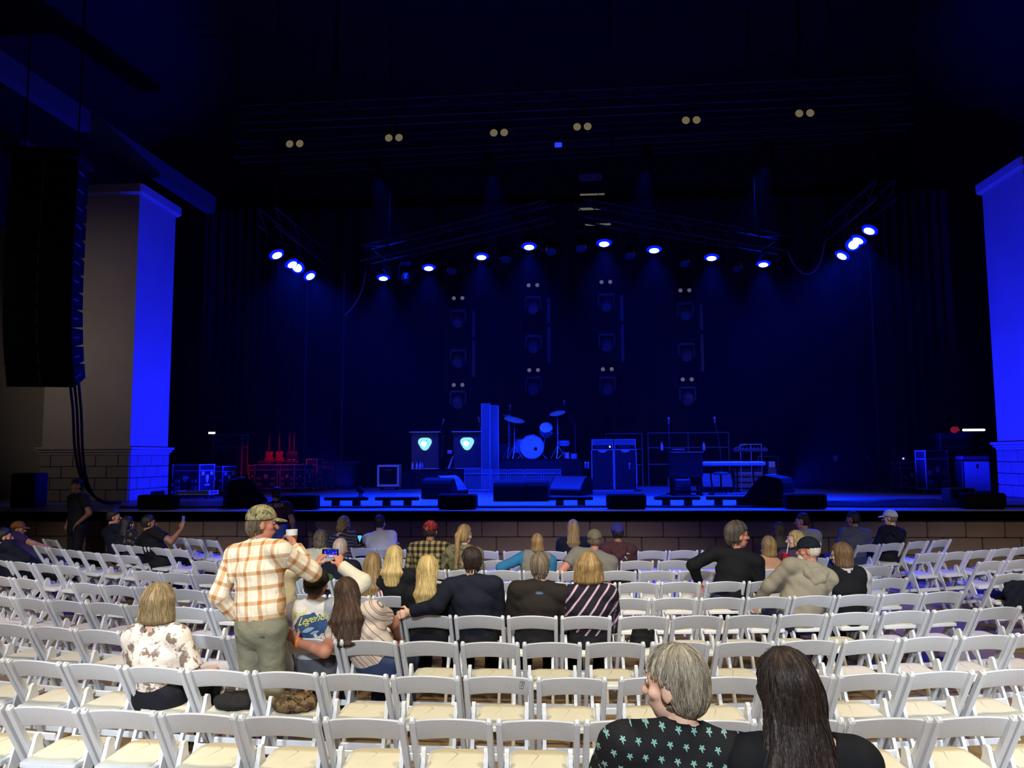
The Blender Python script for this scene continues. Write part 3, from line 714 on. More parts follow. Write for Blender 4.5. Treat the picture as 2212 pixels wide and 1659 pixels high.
# ---- twin amplifier stacks
for i, px in enumerate((1302, 1351)):
    Y = 23.6; x = stage_pt(px, Y); w_ = .66
    nm = ('near the drums', 'near the railing')[i]
    t = thing('speaker_cabinet', 'tall upright speaker cabinet with pale edging, the one %s' % nm, 'speaker cabinet', (x, Y, S), 0, 'tall speaker cabinets')
    MB().cbox((0, 0, .61), (w_, .42, 1.20), .015).build('box', M_tolex, t)
    MB().box((0, -.212, .60), (w_-.08, .012, 1.12)).build('grille', M_grille, t)
    for sx in (-1, 1): MB().box((sx*(w_/2-.014), -.214, .61), (.026, .018, 1.2)).build('edging', M_trim, t)
    for z_ in (.016, 1.204): MB().box((0, -.214, z_), (w_, .018, .026)).build('edging', M_trim, t)
    m = MB(); m.prism([(.13*math.cos(PI+PI*q/10), .07*math.sin(PI+PI*q/10)) for q in range(11)], .012, (0, -.224, 1.185)); m.build('badge', M_trim, t)
    t = thing('amplifier_head', 'amplifier head with a row of knobs on the cabinet %s' % nm, 'amplifier', (x, Y, S+1.218), 0, 'amplifier heads')
    MB().cbox((0, 0, .145), (w_-.02, .36, .29), .015).build('shell', M_trim if i == 5 else M_tolex, t)
    MB().box((0, -.182, .19), (w_-.09, .012, .15)).build('grille', M_label, t)
    MB().box((0, -.184, .065), (w_-.12, .012, .075)).build('control_panel', M_matt, t)
    for sx in (-1, 1): MB().box((sx*(w_/2-.03), -.184, .145), (.022, .014, .28)).build('edging', M_trim, t)
    MB().box((0, -.184, .282), (w_-.02, .014, .02)).build('edging', M_trim, t)
    for q in range(6): MB().lathe([(0, 0), (.014, 0), (.012, .014), (0, .014)], (-.16+.055*q, -.191, .065), R90, 10).build('knob', M_chrome, t)
    if i == 0: MB().lathe([(0, 0), (.028, 0), (.02, .014), (0, .014)], (.22, -.191, .07), R90, 12).build('pilot_lamp', G_led1, t)
    m = MB(); m.tube([(-.1, 0, .29), (-.09, 0, .325), (.09, 0, .325), (.1, 0, .29)], .012, 6); m.build('handle', M_matt, t)
mic_stand('short microphone stand leaning at the grille of the outer speaker cabinet', stage_pt(1378, 23.2), 23.2, S, .72, (-.0, 0), (-.22, .1, .62))
# small box with shiny tops between riser and amps
t = thing('side_table', 'small black side table with shiny things behind the amplifiers', 'table', (stage_pt(1268, 25.0), 25.0, S))
MB().cbox((0, 0, .62), (.30, .4, .04), .008).build('top', M_tolex, t)
for sx in (-1, 1):
    for sy in (-1, 1): MB().tube([(sx*.13, sy*.15, .0), (sx*.13, sy*.15, .6)], .014, 6).build('leg', M_matt, t)
for i, px in enumerate((1261, 1267)):
    o = MB().lathe([(0, 0), (.035, 0), (.035, .16), (.012, .2), (0, .205)], n=12).build('drink_can', M_chrome, None, (stage_pt(px, 25.0)+.06, 24.95, S+.641)); tag(o, 'shiny tin on the side table, nearer the %s' % ('drums', 'amplifiers')[i], 'can', 'tins on the side table')
# ---- guard rails behind
def rail(label, pa, pb, Y, ztop, zbot, mids=(.5,), posts=(), foot=True):
    a, b = stage_pt(pa, Y), stage_pt(pb, Y); t = thing('guard_rail', label, 'railing', ((a+b)/2, Y, S), 0, 'guard rails'); L = b-a
    for f in (0,)+tuple(mids)+(1,): MB().tube([(-L/2, 0, ztop+(zbot-ztop)*f), (L/2, 0, ztop+(zbot-ztop)*f)], .02, 8).build('rail', M_grey, t)
    for u in (0, 1)+tuple(posts): MB().tube([(-L/2+L*u, 0, 0), (-L/2+L*u, 0, ztop)], .022, 8).build('post', M_grey, t)
    return t
def zat(px, py, Y): return pt(px, py, Y).z-S
rail('tubular guard rail rising behind the twin amplifiers', 1311, 1389, 26.4, zat(1350, 937, 26.4), zat(1350, 1004, 26.4))
rail('long tubular guard rail behind the organ and keyboard', 1402, 1577, 26.4, zat(1490, 935, 26.4), zat(1490, 1003, 26.4), (.47,), (.5,))
rail('low tubular guard rail beside the keyboard cases', 1640, 1683, 25.6, zat(1660, 986, 25.6), zat(1660, 1043, 25.6), (.75,))
t = thing('back_riser', 'low black platform behind the amplifiers and organ', 'platform', (stage_pt(1440, 27.2), 27.2, S))
MB().cbox((0, 0, .36), (3.4, 1.3, .05), .01).build('deck', M_matt, t)
for sx in (-1.6, 0, 1.6):
    for sy in (-.55, .55): MB().box((sx, sy, .165), (.06, .06, .33)).build('leg', M_grey, t)
# ---- organ, keyboards
Y = 20.6; x = stage_pt(1482, Y)
t = thing('organ', 'dark wooden organ seen from behind on turned legs', 'organ', (x, Y, S))
MB().cbox((0, 0, .78), (.78, .62, .60), .02).build('cabinet', mat('dark_walnut', rgb(30, 24, 24), .45), t)
MB().cbox((0, 0, 1.095), (.84, .68, .03), .008).build('top', mat('dark_walnut', rgb(30, 24, 24), .45), t)
for sx in (-1, 1):
    for sy in (-1, 1): MB().lathe([(.035, 0), (.05, .04), (.03, .12), (.045, .3), (.035, .48)], (sx*.34, sy*.25, 0), n=10).build('leg', M_matt, t)
MB().cbox((0, .1, .09), (.70, .3, .05), .01).build('pedal_board', M_matt, t)
MB().cbox((-.18, .0, 1.15), (.34, .2, .08), .02).build('red_cloth', M_redc, t)
t = thing('effects_unit', 'small lit equipment rack under the organ', 'rack', (x-.05, Y+.62, S)); MB().cbox((0, 0, .2), (.5, .26, .40), .01).build('box', M_grey, t)
for q in range(5): MB().cbox((0, -.135, .06+.075*q), (.44, .012, .03), .003).build('panel', M_label, t)
mic_stand('straight microphone stand beside the organ', stage_pt(1448, 21.4), 21.4, S, 1.86)
mic_stand('microphone on a boom stand behind the long keyboard', stage_pt(1560, 23.3), 23.3, S, 1.35, (-.04, 0), (-.15, 0, 1.95))
for i, (px, Yb) in enumerate(((1431, 26.4), (1522, 26.4))):
    t = thing('hanging_bottle', 'bright bottle fixed to the guard rail, %s' % ('nearer the amplifiers', 'behind the keyboard')[i], 'bottle', (stage_pt(px, Yb), Yb-.07, S+zat(px, 973, Yb)), 0, 'bottles on the rail')
    MB().lathe([(0, 0), (.045, 0), (.05, .03), (.05, .17), (.02, .24), (.018, .28), (0, .28)], n=12).build('bottle', M_pedge, t, smooth=True); MB().cbox((0, .035, .12), (.04, .03, .05), .006).build('clip', M_matt, t)
Y = 20.9; xa, xb = stage_pt(1513, Y), stage_pt(1652, Y)
t = thing('stage_piano', 'long blue-edged stage piano on a crossed stand', 'keyboard', ((xa+xb)/2, Y, S))
L = xb-xa
MB().cbox((0, 0, .80), (L, .42, .10), .02).build('case', M_trim, t); MB().cbox((0, .10, .86), (L-.1, .18, .03), .008).build('control_strip', M_matt, t)
for q in range(26): MB().cbox((-L/2+.1+(L-.2)*(q+.5)/26, -.11, .853), ((L-.2)/26-.006, .17, .012), .003).build('key', M_white, t)
for sx in (-.33, .33):
    MB().tube([(sx*L, -.3, .02), (sx*L, .0, .40), (sx*L, .0, .74)], .022, 8).build('leg', M_matt, t); MB().tube([(sx*L, -.3, .02), (sx*L, .3, .02)], .022, 8).build('foot', M_matt, t)
t = thing('keyboard_stool', 'round-seated stool in front of the blue wedge under the piano', 'stool', (stage_pt(1558, 21.7), 21.7, S))
MB().lathe([(0, .50), (.19, .50), (.2, .53), (.18, .57), (0, .58)], n=18).build('seat', M_grey, t); MB().tube([(0, 0, .16), (0, 0, .5)], .024, 8).build('post', M_matt, t)
for q in range(5):
    an = q*1.257; MB().tube([(0, 0, .16), (.26*math.cos(an), .26*math.sin(an), .03)], .016, 6).build('leg', M_matt, t); MB().lathe([(0, -.012), (.024, -.012), (.024, .012), (0, .012)], (.26*math.cos(an), .26*math.sin(an), .026), RX(PI/2), 8).build('caster', M_matt, t)
t = thing('synthesizer', 'smaller keyboard on a tall stand behind the long piano', 'keyboard', (stage_pt(1622, 22.5), 22.5, S))
MB().cbox((0, 0, 1.16), (.95, .3, .09), .015).build('case', M_grey, t)
for q in range(9): MB().lathe([(0, 0), (.016, 0), (.014, .03), (0, .03)], (-.4+.1*q, -.1, 1.205), n=8).build('knob', M_trim, t)
MB().tube([(-.40, 0, 1.22), (-.18, -.05, 1.30), (-.1, -.05, 1.30)], .014, 6).build('lamp_arm', M_trim, t)
for sx in (-.36, .36): MB().tube([(sx, 0, .02), (sx, 0, 1.12)], .024, 8).build('post', M_matt, t); MB().tube([(sx, -.28, .02), (sx, .28, .02)], .022, 8).build('foot', M_matt, t)
t = thing('framed_shelf', 'tubular shelf frame with clamps on the synthesizer', 'shelf', (stage_pt(1625, 23.3), 23.3, S))
for z_ in (.5, 1.33):
    MB().tube([(-.3, 0, z_), (.3, 0, z_)], .014, 6).build('bar', M_trim, t)
for sx in (-.3, 0, .3): MB().tube([(sx, 0, .0), (sx, 0, 1.33)], .014, 6).build('post', M_trim, t)
t = thing('equipment_case', 'grey equipment case with stacked drawers behind the piano', 'case', (stage_pt(1615, 24.2), 24.2, S))
MB().cbox((0, 0, .3), (.9, .5, .60), .02).build('body', M_case, t)
for q in range(3): MB().cbox((0, -.255, .12+.17*q), (.82, .012, .12), .004).build('drawer', M_label, t)
t = thing('stacked_boxes', 'two small pale boxes stacked by the low rail', 'box', (stage_pt(1668, 25.1), 25.1, S)); MB().cbox((0, 0, .32), (.26, .24, .64), .01).build('lower_box', M_grey, t); MB().cbox((0, 0, .73), (.2, .2, .18), .01).build('upper_box', M_trim, t)
# ---- right wing
t = thing('draped_table', 'long table under a black cloth in the dark wing', 'table', (stage_pt(1805, 25.0), 25.0, S))
m = MB(); R = []
for z_, e, amp in ((.005, .06, .035), (.45, .03, .022), (.80, .0, .004), (.815, -.02, 0)):
    ring = []
    for q in range(72):
        an = 2*PI*q/72; cx_ = max(-1, min(1, 1.35*math.cos(an))); cy_ = max(-1, min(1, 1.35*math.sin(an)))
        dd = 1+amp*math.sin(q*3.1); ring.append(((1.05+e)*cx_*dd, (.38+e)*cy_*dd, z_))
    R.append(ring)
m.loft(R); m.build('cloth', M_skirt, t, smooth=True)
tag(MB().cbox((0, 0, .09), (.12, .06, .18), .01).build('paper_cup', M_white, None, (stage_pt(1808, 24.9), 24.9, S+.815)), 'small pale cup on the draped table', 'cup')
t = thing('sticker_box', 'small box with a pale round sticker on the draped table end', 'box', (stage_pt(1874, 24.9), 24.9, S+.815)); MB().cbox((0, 0, .1), (.24, .2, .2), .01).build('body', M_matt, t); MB().lathe([(0, 0), (.08, 0), (.08, .006), (0, .006)], (0, -.102, .1), R90, 14).build('sticker', M_label, t)
road_case('dark red-lit road case behind the tall slim one in the wing', 1962, 22.9, .62, .6, .70, 0)
tag(MB().cbox((0, 0, .21), (.06, .3, .42), .01).build('red_book', mat('red_binder', rgb(140, 26, 40), .6), None, (stage_pt(1936, 22.9), 22.9, S+.804), (0, -.18, 0)), 'red upright binder leaning on the dark red case', 'binder')
t = thing('laptop', 'small laptop with a bright logo on the dark red case', 'laptop', (stage_pt(1951, 22.8), 22.8, S+.802)); MB().cbox((0, .05, .01), (.26, .2, .016), .004).build('base', M_grey, t); MB().cbox((0, -.06, .1), (.26, .012, .17), .004).build('lid', M_grey, t); MB().cbox((0.02, -.07, .1), (.045, .006, .045), .004).build('lit_logo', G_screen, t)
road_case('upright road case with blue-lit narrow side and a pick stencil in the wing', 2016, 21.6, .78, .34, 1.02, math.radians(24))
t = thing('flight_rack', 'dark amplifier rack behind the upright case in the wing', 'rack', (stage_pt(2060, 22.9), 22.9, S))
MB().cbox((0, 0, .85), (.9, .7, 1.5), .02).build('body', M_case, t)
for q in range(5): MB().cbox((0, -.355, .30+.26*q), (.8, .012, .2), .004).build('rack_panel', M_matt, t)
for sx in (-1, 1):
    for sy in (-1, 1): MB().lathe([(0, -.02), (.05, -.02), (.05, .02), (0, .02)], (sx*.36, sy*.26, .05), RY(PI/2), 12).build('caster', M_matt, t)
t = thing('strip_light', 'bright white strip light on top of the dark rack', 'lamp', (stage_pt(2110, 22.6), 22.6, S+1.602)); MB().cbox((-.05, 0, .02), (.8, .1, .04), .01).build('housing', M_matt, t); MB().cbox((0, -.03, .075), (.60, .05, .06), .015).build('tube', G_warm, t); 
o = MB().lathe([(0, 0), (.08, .01), (.12, .08), (.08, .16), (0, .18)], n=16).build('red_beacon', G_red, None, (stage_pt(2072, 22.6), 22.65, S+1.602), smooth=True); tag(o, 'round red lamp beside the white strip light', 'lamp')
t = thing('blue_cabinet', 'cabinet with a flat blue-lit front panel beside the stone plinth', 'cabinet', (stage_pt(2113, 21.3), 21.3, S))
MB().cbox((0, .25, .45), (.74, .5, .80), .015).build('body', M_case, t); MB().box((0, -.005, .44), (.62, .012, .76)).build('front_panel', M_trim, t)
MB().cbox((0, .2, .92), (.7, .36, .10), .02).build('top_tray', M_grey, t); MB().cbox((0, -.015, .70), (.03, .012, .1), .003).build('handle', M_matt, t)
for sx in (-1, 1): MB().cbox((sx*.3, .25, .025), (.08, .4, .05), .008).build('foot', M_matt, t)
t = thing('stage_box', 'grey connector box on the floor at the stage corner', 'box', (stage_pt(2070, 17.0), 17.0, S)); MB().cbox((0, 0, .16), (.5, .4, .32), .02).build('body', M_grey, t)
for q in range(4): MB().lathe([(0, 0), (.03, 0), (.03, .02), (0, .02)], (-.15+.1*q, -.2, .16), R90, 10).build('socket', M_matt, t)
m = MB(); R = []
for q in range(7):
    u = q/6*2-1; R.append([(u*2.0, -.35*math.sqrt(max(.02, 1-u*u)), 0), (u*2.0, -.2*math.sqrt(max(.02, 1-u*u)), .12*(1-u*u)+.02+.04*math.sin(q*2.2)), (u*2.0, .2*math.sqrt(max(.02, 1-u*u)), .10*(1-u*u)+.02), (u*2.0, .35*math.sqrt(max(.02, 1-u*u)), 0)])
tag(m.loft(R).build('folded_drape', M_skirt, None, (stage_pt(1935, 16.2), 16.2, S+.002), smooth=True), 'crumpled black drape lying at the front corner of the stage', 'drape')
# speaker on the floor and the dark piece by the first pillar
t = thing('floor_speaker', 'upright black speaker box by the foot of the first pillar', 'speaker', (stage_pt(86, 16.6)-.1, 16.4, S))
MB().cbox((0, 0, .36), (.56, .42, .72), .02).build('box', M_matt, t); MB().box((0, -.214, .36), (.5, .012, .66)).build('grille', M_matt, t)
for sx in (-1, 1): MB().cbox((sx*.2, 0, .002), (.06, .3, .01), .003).build('foot', M_matt, t)
# ---- hanging line arrays
def line_array(label, px0, px1, Y, ytop, ybot, n):
    xm = pt((px0+px1)/2, 700, Y).x; t = thing('line_array_speaker', label, 'speaker', (xm, Y, 0), math.radians(14))
    zt, zb = pt(60, ytop, Y).z, pt(90, ybot, Y).z; H = (zt-zb)/n
    MB().cbox((0, .05, zt+.12), (1.36, .9, .18), .03).build('flying_frame', M_matt, t)
    for sx in (-.5, .5): MB().tube([(sx, .05, zt+.2), (sx, .05, 14.0)], .02, 6).build('chain', M_matt, t)
    y = 0; 
    for i in range(n):
        a = -0.02+.42*max(0, (i-n*.35)/(n*.65))**1.7
        z = zt-H*(i+.5); y += math.tan(a)*H if i else 0
        R = RX(a)
        o = MB().loft([[(-.62, -.26, -H*.53), (.62, -.26, -H*.53), (.62, -.26, H*.53), (-.62, -.26, H*.53)], [(-.60, .42, -H*.40), (.60, .42, -H*.40), (.60, .42, H*.40), (-.60, .42, H*.40)]]).build('cabinet', M_matt, t, (0, y, z), (a, 0, 0))
        MB().box((0, -.275, 0), (1.16, .012, H*.86)).build('grille', M_matt, o)
        MB().cbox((.625, -.05, 0), (.02, .3, .03), .006).build('rigging_plate', M_grey, o)
        MB().cbox((0, -.283, 0), (.012, .01, H*.8), .003).build('horn_slot', M_grey, o)
    return t, y
la, yy = line_array('curved black column of hanging speakers in front of the stucco pillar', 8, 172, 14.75, 356, 826, 12)
m = MB(); p0 = pt(163, 826, 15.1); p1 = pt(166, 1020, 15.3); p2 = pt(195, 1075, 16.2); p3 = pt(260, 1084, 17.2)
def bez(ps, n=24):
    o = []
    for i in range(n+1):
        u = i/n; q = [Vector(p) for p in ps]
        while len(q) > 1: q = [q[j].lerp(q[j+1], u) for j in range(len(q)-1)]
        o.append(q[0])
    return o
for j in range(3):
    path = [Vector((p0.x-.11+.09*j, p0.y, p0.z-.02)), Vector((p0.x-.03+.085*j, p0.y, 3.2))]+bez([(p0.x+.085*j, p0.y, 2.9), (p1.x-.05+.085*j, p1.y, 1.7), (p1.x+.1+.085*j, p1.y+.3-.12*j, S+.06), (p3.x, p3.y-.14*j, S+.04)], 16)
    tag(MB().tube(path, .026, 8).build('speaker_cable', M_cable, smooth=True), '%s black cable dropping from the hanging speaker column to the stage' % ('outermost', 'middle', 'innermost')[j], 'cable')

# ------------------------------------------------------------ rigging
TRUSSES = []
def truss(label, A, B, w=.42, seg=.6, m_=None):
    TRUSSES.append((Vector(A), Vector(B), w))
    A, B = Vector(A), Vector(B); L = (B-A).length; d = (B-A).normalized(); side = d.cross(Vector((0, 0, 1))).normalized(); up = side.cross(d)
    t = thing('lighting_truss', label, 'truss', A, 0); m_ = m_ or M_truss
    for sx in (-1, 1):
        for sz in (-1, 1):
            o = side*sx*w/2+up*sz*w/2; MB().tube([o, o+d*L], .025, 6).build('chord', m_, t)
    m = MB(); n = max(2, int(L/seg))
    for i in range(n):
        for sx in (-1, 1):
            a = side*sx*w/2; z0, z1 = (-1, 1) if i % 2 else (1, -1)
            m.tube([a+up*z0*w/2+d*L*i/n, a+up*z1*w/2+d*L*(i+1)/n], .013, 4)
        a = up*w/2; m.tube([a+side*(-1 if i % 2 else 1)*w/2+d*L*i/n, a+side*(1 if i % 2 else -1)*w/2+d*L*(i+1)/n], .013, 4)
    m.build('lacing', m_, t)['kind'] = 'stuff'
    for u in (.15, .85):
        p = d*L*u; MB().tube([p+up*w/2, Vector((p.x, p.y, 14.395-A.z))], .014, 5).build('hoist_chain', M_matt, t)
    return t
M_truss = mat('truss_tube', rgb(36, 36, 40), 0.6)
truss('front lighting truss arm over the lecterns', (-5.6, 21.4, 7.85), (-.32, 18.1, 7.95))
truss('front lighting truss arm over the keyboards', (0.32, 18.1, 7.95), (5.9, 21.4, 7.85))
truss('short side truss on the pillar side with the hanging speakers', (-7.0, 17.6, 7.85), (-7.0, 21.4, 7.85))
truss('short side truss on the blue cabinet side', (7.0, 17.2, 7.95), (7.0, 20.8, 7.95))
truss('high truss carrying the cream twin lamps', (-7.4, 17.0, 9.98), (7.4, 17.0, 10.1))
truss('high bare truss nearer the house', (-8.5, 13.6, 12.0), (10.5, 13.6, 12.2))
truss('high bare truss behind the cream twin lamps', (-9.0, 20.5, 10.6), (9.0, 20.5, 10.9))
truss('highest bare truss over the middle of the stage', (-9.0, 23.5, 11.4), (9.0, 23.5, 11.8))
def hang(t, q):
    """a short hanger from a lamp to the nearest truss tube"""
    best = None
    for A, B, w_ in TRUSSES:
        d = B-A; u = max(.01, min(.99, (q-A).dot(d)/d.length_squared)); c = A+d*u-Vector((0, 0, w_/2))
        dd = d.normalized(); side = dd.cross(Vector((0, 0, 1))).normalized()
        for sx in (-1, 1):
            e = c+side*sx*w_/2
            if best is None or (e-q).length < (best-q).length: best = e
    o = Vector(t.location); MB().tube([q-o, best-o], .016, 6).build('hanger', M_matt, t)
def par(label, p, target, power=0, group='blue par lamps', angle=75):
    p = Vector(p); t = thing('par_lamp', label, 'stage light', p, 0, group); K = 1.4
    d = (Vector(target)-p).normalized(); R = d.to_track_quat('-Z', 'Y').to_matrix()
    MB().lathe([(0, .26), (.07, .26), (.13, .18), (.17, .02), (.17, 0), (0, -.0)], (0, 0, 0), R, 18).build('housing', M_matt, t, smooth=True)
    MB().lathe([(0, -.058), (.07, -.056), (.118, -.047), (.118, -.03), (0, -.012)], (0, 0, 0), R, 18).build('lens', M_pedge if group == 'upstage lamps' else G_led, t, smooth=True); group == 'upstage lamps' or MB().lathe([(.118, -.046), (.145, -.04), (.185, -.018), (.185, -.008), (.118, -.02)], (0, 0, 0), R, 18, cap=False).build('lens_halo_rim', G_halo_rim, t, smooth=True)
    MB().tube([Vector((-.19, 0, .0)), Vector((-.19, 0, .26)), Vector((0, 0, .32)), Vector((.19, 0, .26)), Vector((.19, 0, 0))], .012, 5).build('yoke', M_matt, t)
    MB().cbox((0, 0, .34), (.06, .06, .08), .01).build('clamp', M_matt, t); hang(t, p+Vector((0, 0, .34)))
    if group == 'upstage lamps': MB().lathe([(.168, -.04), (.185, -.34), (.178, -.34), (.160, -.04)], (0, 0, 0), R, 18, cap=False).build('snoot', M_matt, t, smooth=True)
    if power:
        l = bpy.data.lights.new('lamp', 'SPOT'); l.energy = power; l.color = BLUE; l.spot_size = math.radians(angle); l.spot_blend = .9; l.shadow_soft_size = .1
        o = bpy.data.objects.new('lamp_beam', l); col.objects.link(o); o.location = p+d*.09; aim(o, Vector(target))
    return t
# front truss: eight lamps; the arm runs from the ends (y 21) to the apex (y 17.9)
fr = [(828, 599), (926, 577), (1040, 553), (1143, 531), (1305, 524), (1413, 538), (1537, 555), (1649, 569)]
names = ['outermost over the bins', 'second over the lecterns', 'third over the lecterns', 'beside the truss apex, lectern side', 'beside the truss apex, keyboard side', 'third over the keyboards', 'second over the keyboards', 'outermost over the keyboards']
for (px, py), nm in zip(fr, names):
    lo, hi = 17.0, 23.0
    for _ in range(40):
        Y = (lo+hi)/2; z = pt(px, py, Y).z
        if z > 7.25: hi = Y
        else: lo = Y
    p = pt(px, py, Y)
    par('glowing blue lamp on the front truss, %s' % nm, p, (p.x*.9, p.y-1.6, S), POWER_FRONT)
for side, X, pts in ((-1, -7.0, [(597, 549), (630, 569), (643, 577), (669, 595)]), (1, 7.0, [(1879, 496), (1855, 517), (1843, 527), (1820, 551)])):
    for i, (px, py) in enumerate(pts):
        lo, hi = 14.0, 24.0
        for _ in range(40):
            Y = (lo+hi)/2; x = pt(px, py, Y).x
            if abs(x) > 7.0: hi = Y
            else: lo = Y
        p = pt(px, py, Y)
        tgt = [(side*3.6, 16.6, S), (side*3.4, 17.6, S), (side*6.3, 11.8, .5), (side*3.0, 18.4, S)][i]
        par('glowing blue lamp on the %s side truss, %s from the house' % (('speaker-column', 'blue-cabinet')[side > 0], ORD[i]), p, tgt, POWER_SIDE if i != 2 else POWER_AUD, angle=75 if i != 2 else 46)
# fill lamps added on the high truss to light the gear, lenses turned upstage
for i, x_ in enumerate((-5.2, -2.0, 2.2, 5.4)):
    p = Vector((x_, 20.75, 10.15)); par('added fill lamp on the high truss turned upstage, %s from the speaker column' % ORD[i], p, (x_*.75, 24.0, S+.3), POWER_UP, 'upstage lamps', 48)
# dark unlit lamps between them
for i, (px, py) in enumerate(((878, 600), (977, 577), (1093, 550), (1190, 533), (1255, 527), (1360, 543), (1478, 560), (1592, 572))):
    lo, hi = 17.0, 23.0
    for _ in range(40):
        Y = (lo+hi)/2; z = pt(px, py, Y).z
        if z > 7.2: hi = Y
        else: lo = Y
    p = pt(px, py, Y); t = thing('moving_head_lamp', 'unlit moving head on the front truss, %s from the bins side' % ORD[i], 'stage light', p, 0, 'unlit moving heads on the front truss')
    MB().cbox((0, 0, .36), (.34, .22, .12), .02).build('base', M_matt, t); hang(t, p+Vector((0, 0, .42)))
    for sx in (-1, 1): MB().cbox((sx*.19, 0, .12), (.05, .14, .42), .015).build('yoke_arm', M_matt, t)
    MB().lathe([(0, .18), (.10, .17), (.14, .05), (.13, -.16), (.11, -.17), (0, -.165)], (0, 0, 0), RX(-.5), 14).build('head', M_tolex, t, smooth=True)
# cream twin lamps on the high truss
for i, (px, py) in enumerate(((637, 311), (851, 298), (1078, 287), (1258, 274), (1493, 260), (1738, 245))):
    p = pt(px, py, 16.7); t = thing('twin_lamp', 'twin round cream lamp on the high truss, %s from the speaker-column side' % ORD[i], 'stage light', p, 0, 'cream twin lamps')
    MB().cbox((0, .06, 0), (.44, .14, .22), .02).build('housing', M_matt, t)
    MB().tube([(-.2, .05, .1), (-.2, .05, .28), (.2, .05, .28), (.2, .05, .1)], .014, 5).build('yoke', M_matt, t); hang(t, p+Vector((0, .05, .28)))
    for sx in (-1, 1):
        MB().lathe([(0, .012), (.075, .010), (.085, 0), (0, 0)], (sx*.115, -.012, 0), RX(PI/2), 16).build('lens', G_cream, t)
# hanging towers of lamps
for i, (px, y0, y1, yh) in enumerate(((990, 645, 832, 868), (1155, 617, 800, 838), (1316, 610, 798, 838), (1490, 628, 820, 860))):
    Y = 26.2; x = stage_pt(px, Y); zt, zb, zh = pt(px, y0, Y).z, pt(px, y1, Y).z, pt(px, yh, Y).z
    t = thing('lamp_tower', 'hanging ladder of dark lamps, %s from the lectern side' % ORD[i], 'stage light', (x, Y, zb), 0, 'hanging lamp towers'); H = zt-zb
    for sx in (-1, 1): MB().tube([(sx*.42, 0, -.15), (sx*.42, 0, H-.05)], .018, 6).build('upright', M_truss, t); MB().tube([(sx*.42, 0, H-.05), (sx*.2, 0, H+1.2), (sx*.2, 0, 14.395-zb)], .01, 5).build('hang_wire', M_truss, t)
    for z_ in (-.15, H*.45, H-.05): MB().tube([(-.42, 0, z_), (.42, 0, z_)], .016, 6).build('rung', M_truss, t)
    for z_ in (0, H):
        b_ = MB().cbox((0, 0, z_), (.5, .14, .22), .02).build('twin_housing', M_matt, t)
        for sx in (-1, 1): MB().lathe([(0, .012), (.060, .010), (.068, 0), (0, 0)], (sx*.145, -.075, z_), RX(PI/2), 14).build('lens', G_dim, b_)
    for z_ in (zh-zb, H*.28, H*.74):
        h_ = MB().lathe([(0, .2), (.13, .19), (.2, .06), (.19, -.14), (.15, -.2), (0, -.19)], (0, -.03, z_), RX(-.9), 14).build('moving_head', M_grey, t, smooth=True)
        for sx in (-1, 1): MB().cbox((sx*.25, -.03, z_+.12), (.05, .14, .4), .015).build('yoke_arm', M_grey, h_)
        MB().cbox((0, -.03, z_+.34), (.5, .2, .08), .02).build('yoke_base', M_grey, h_)
    MB().cbox((.52, .0, H*.30), (.10, .12, H*.42), .01).build('light_strip', M_grey, t); MB().cbox((.52, .0, H*.70), (.10, .12, H*.3), .01).build('light_strip', M_grey, t)
# swagged cables
def swag(label, pts, Y, r=.022):
    P = [pt(px, py, Y) for px, py in pts]; tag(MB().tube(bez(P, 20), r, 6).build('swag_cable', M_grey, smooth=True), label, 'cable')
swag('cable bundle hanging from the end of the front truss on the lectern side', [(790, 585), (785, 640), (765, 660), (745, 682)], 21.2)
tag(MB().tube(bez([(5.97, 21.20, 7.635), (6.2, 21.1, 6.72), (6.7, 20.9, 6.72), (6.79, 20.75, 7.735)], 20), .022, 6).build('swag_cable', M_grey, smooth=True), 'cable bundle looping between the front truss and the side truss', 'cable')
tag(MB().tube([pt(748, 680, 21.2), pt(741, 760, 22.0), pt(737, 900, 23.0), Vector((pt(737, 1000, 23.4).x, 23.4, S+.03))], .02, 6).build('drop_cable', M_cable, smooth=True), 'thin cable dropping from the truss to the stage floor', 'cable')
for i, (px, X0) in enumerate(((655, 0), (737, 0), (1903, 0))):
    Y = 26.6; x = stage_pt(px, Y); t = thing('vertical_pipe', ('dark upright pipe by the red-lit cases', 'dark upright pipe above the wheeled bin', 'dark upright pipe by the dark wing')[i], 'pipe', (x, Y, S))
    MB().tube([(0, 0, 0), (0, 0, 7.5)], .035, 8).build('pole', M_grey, t); MB().cbox((0, 0, .02), (.4, .4, .04), .01).build('base', M_matt, t)
# handrail in the dark wing on the pillar side
rail('pale handrail in the dark wing behind the stucco pillar', 357, 478, 26.8, zat(418, 838, 26.8), zat(418, 880, 26.8), ())
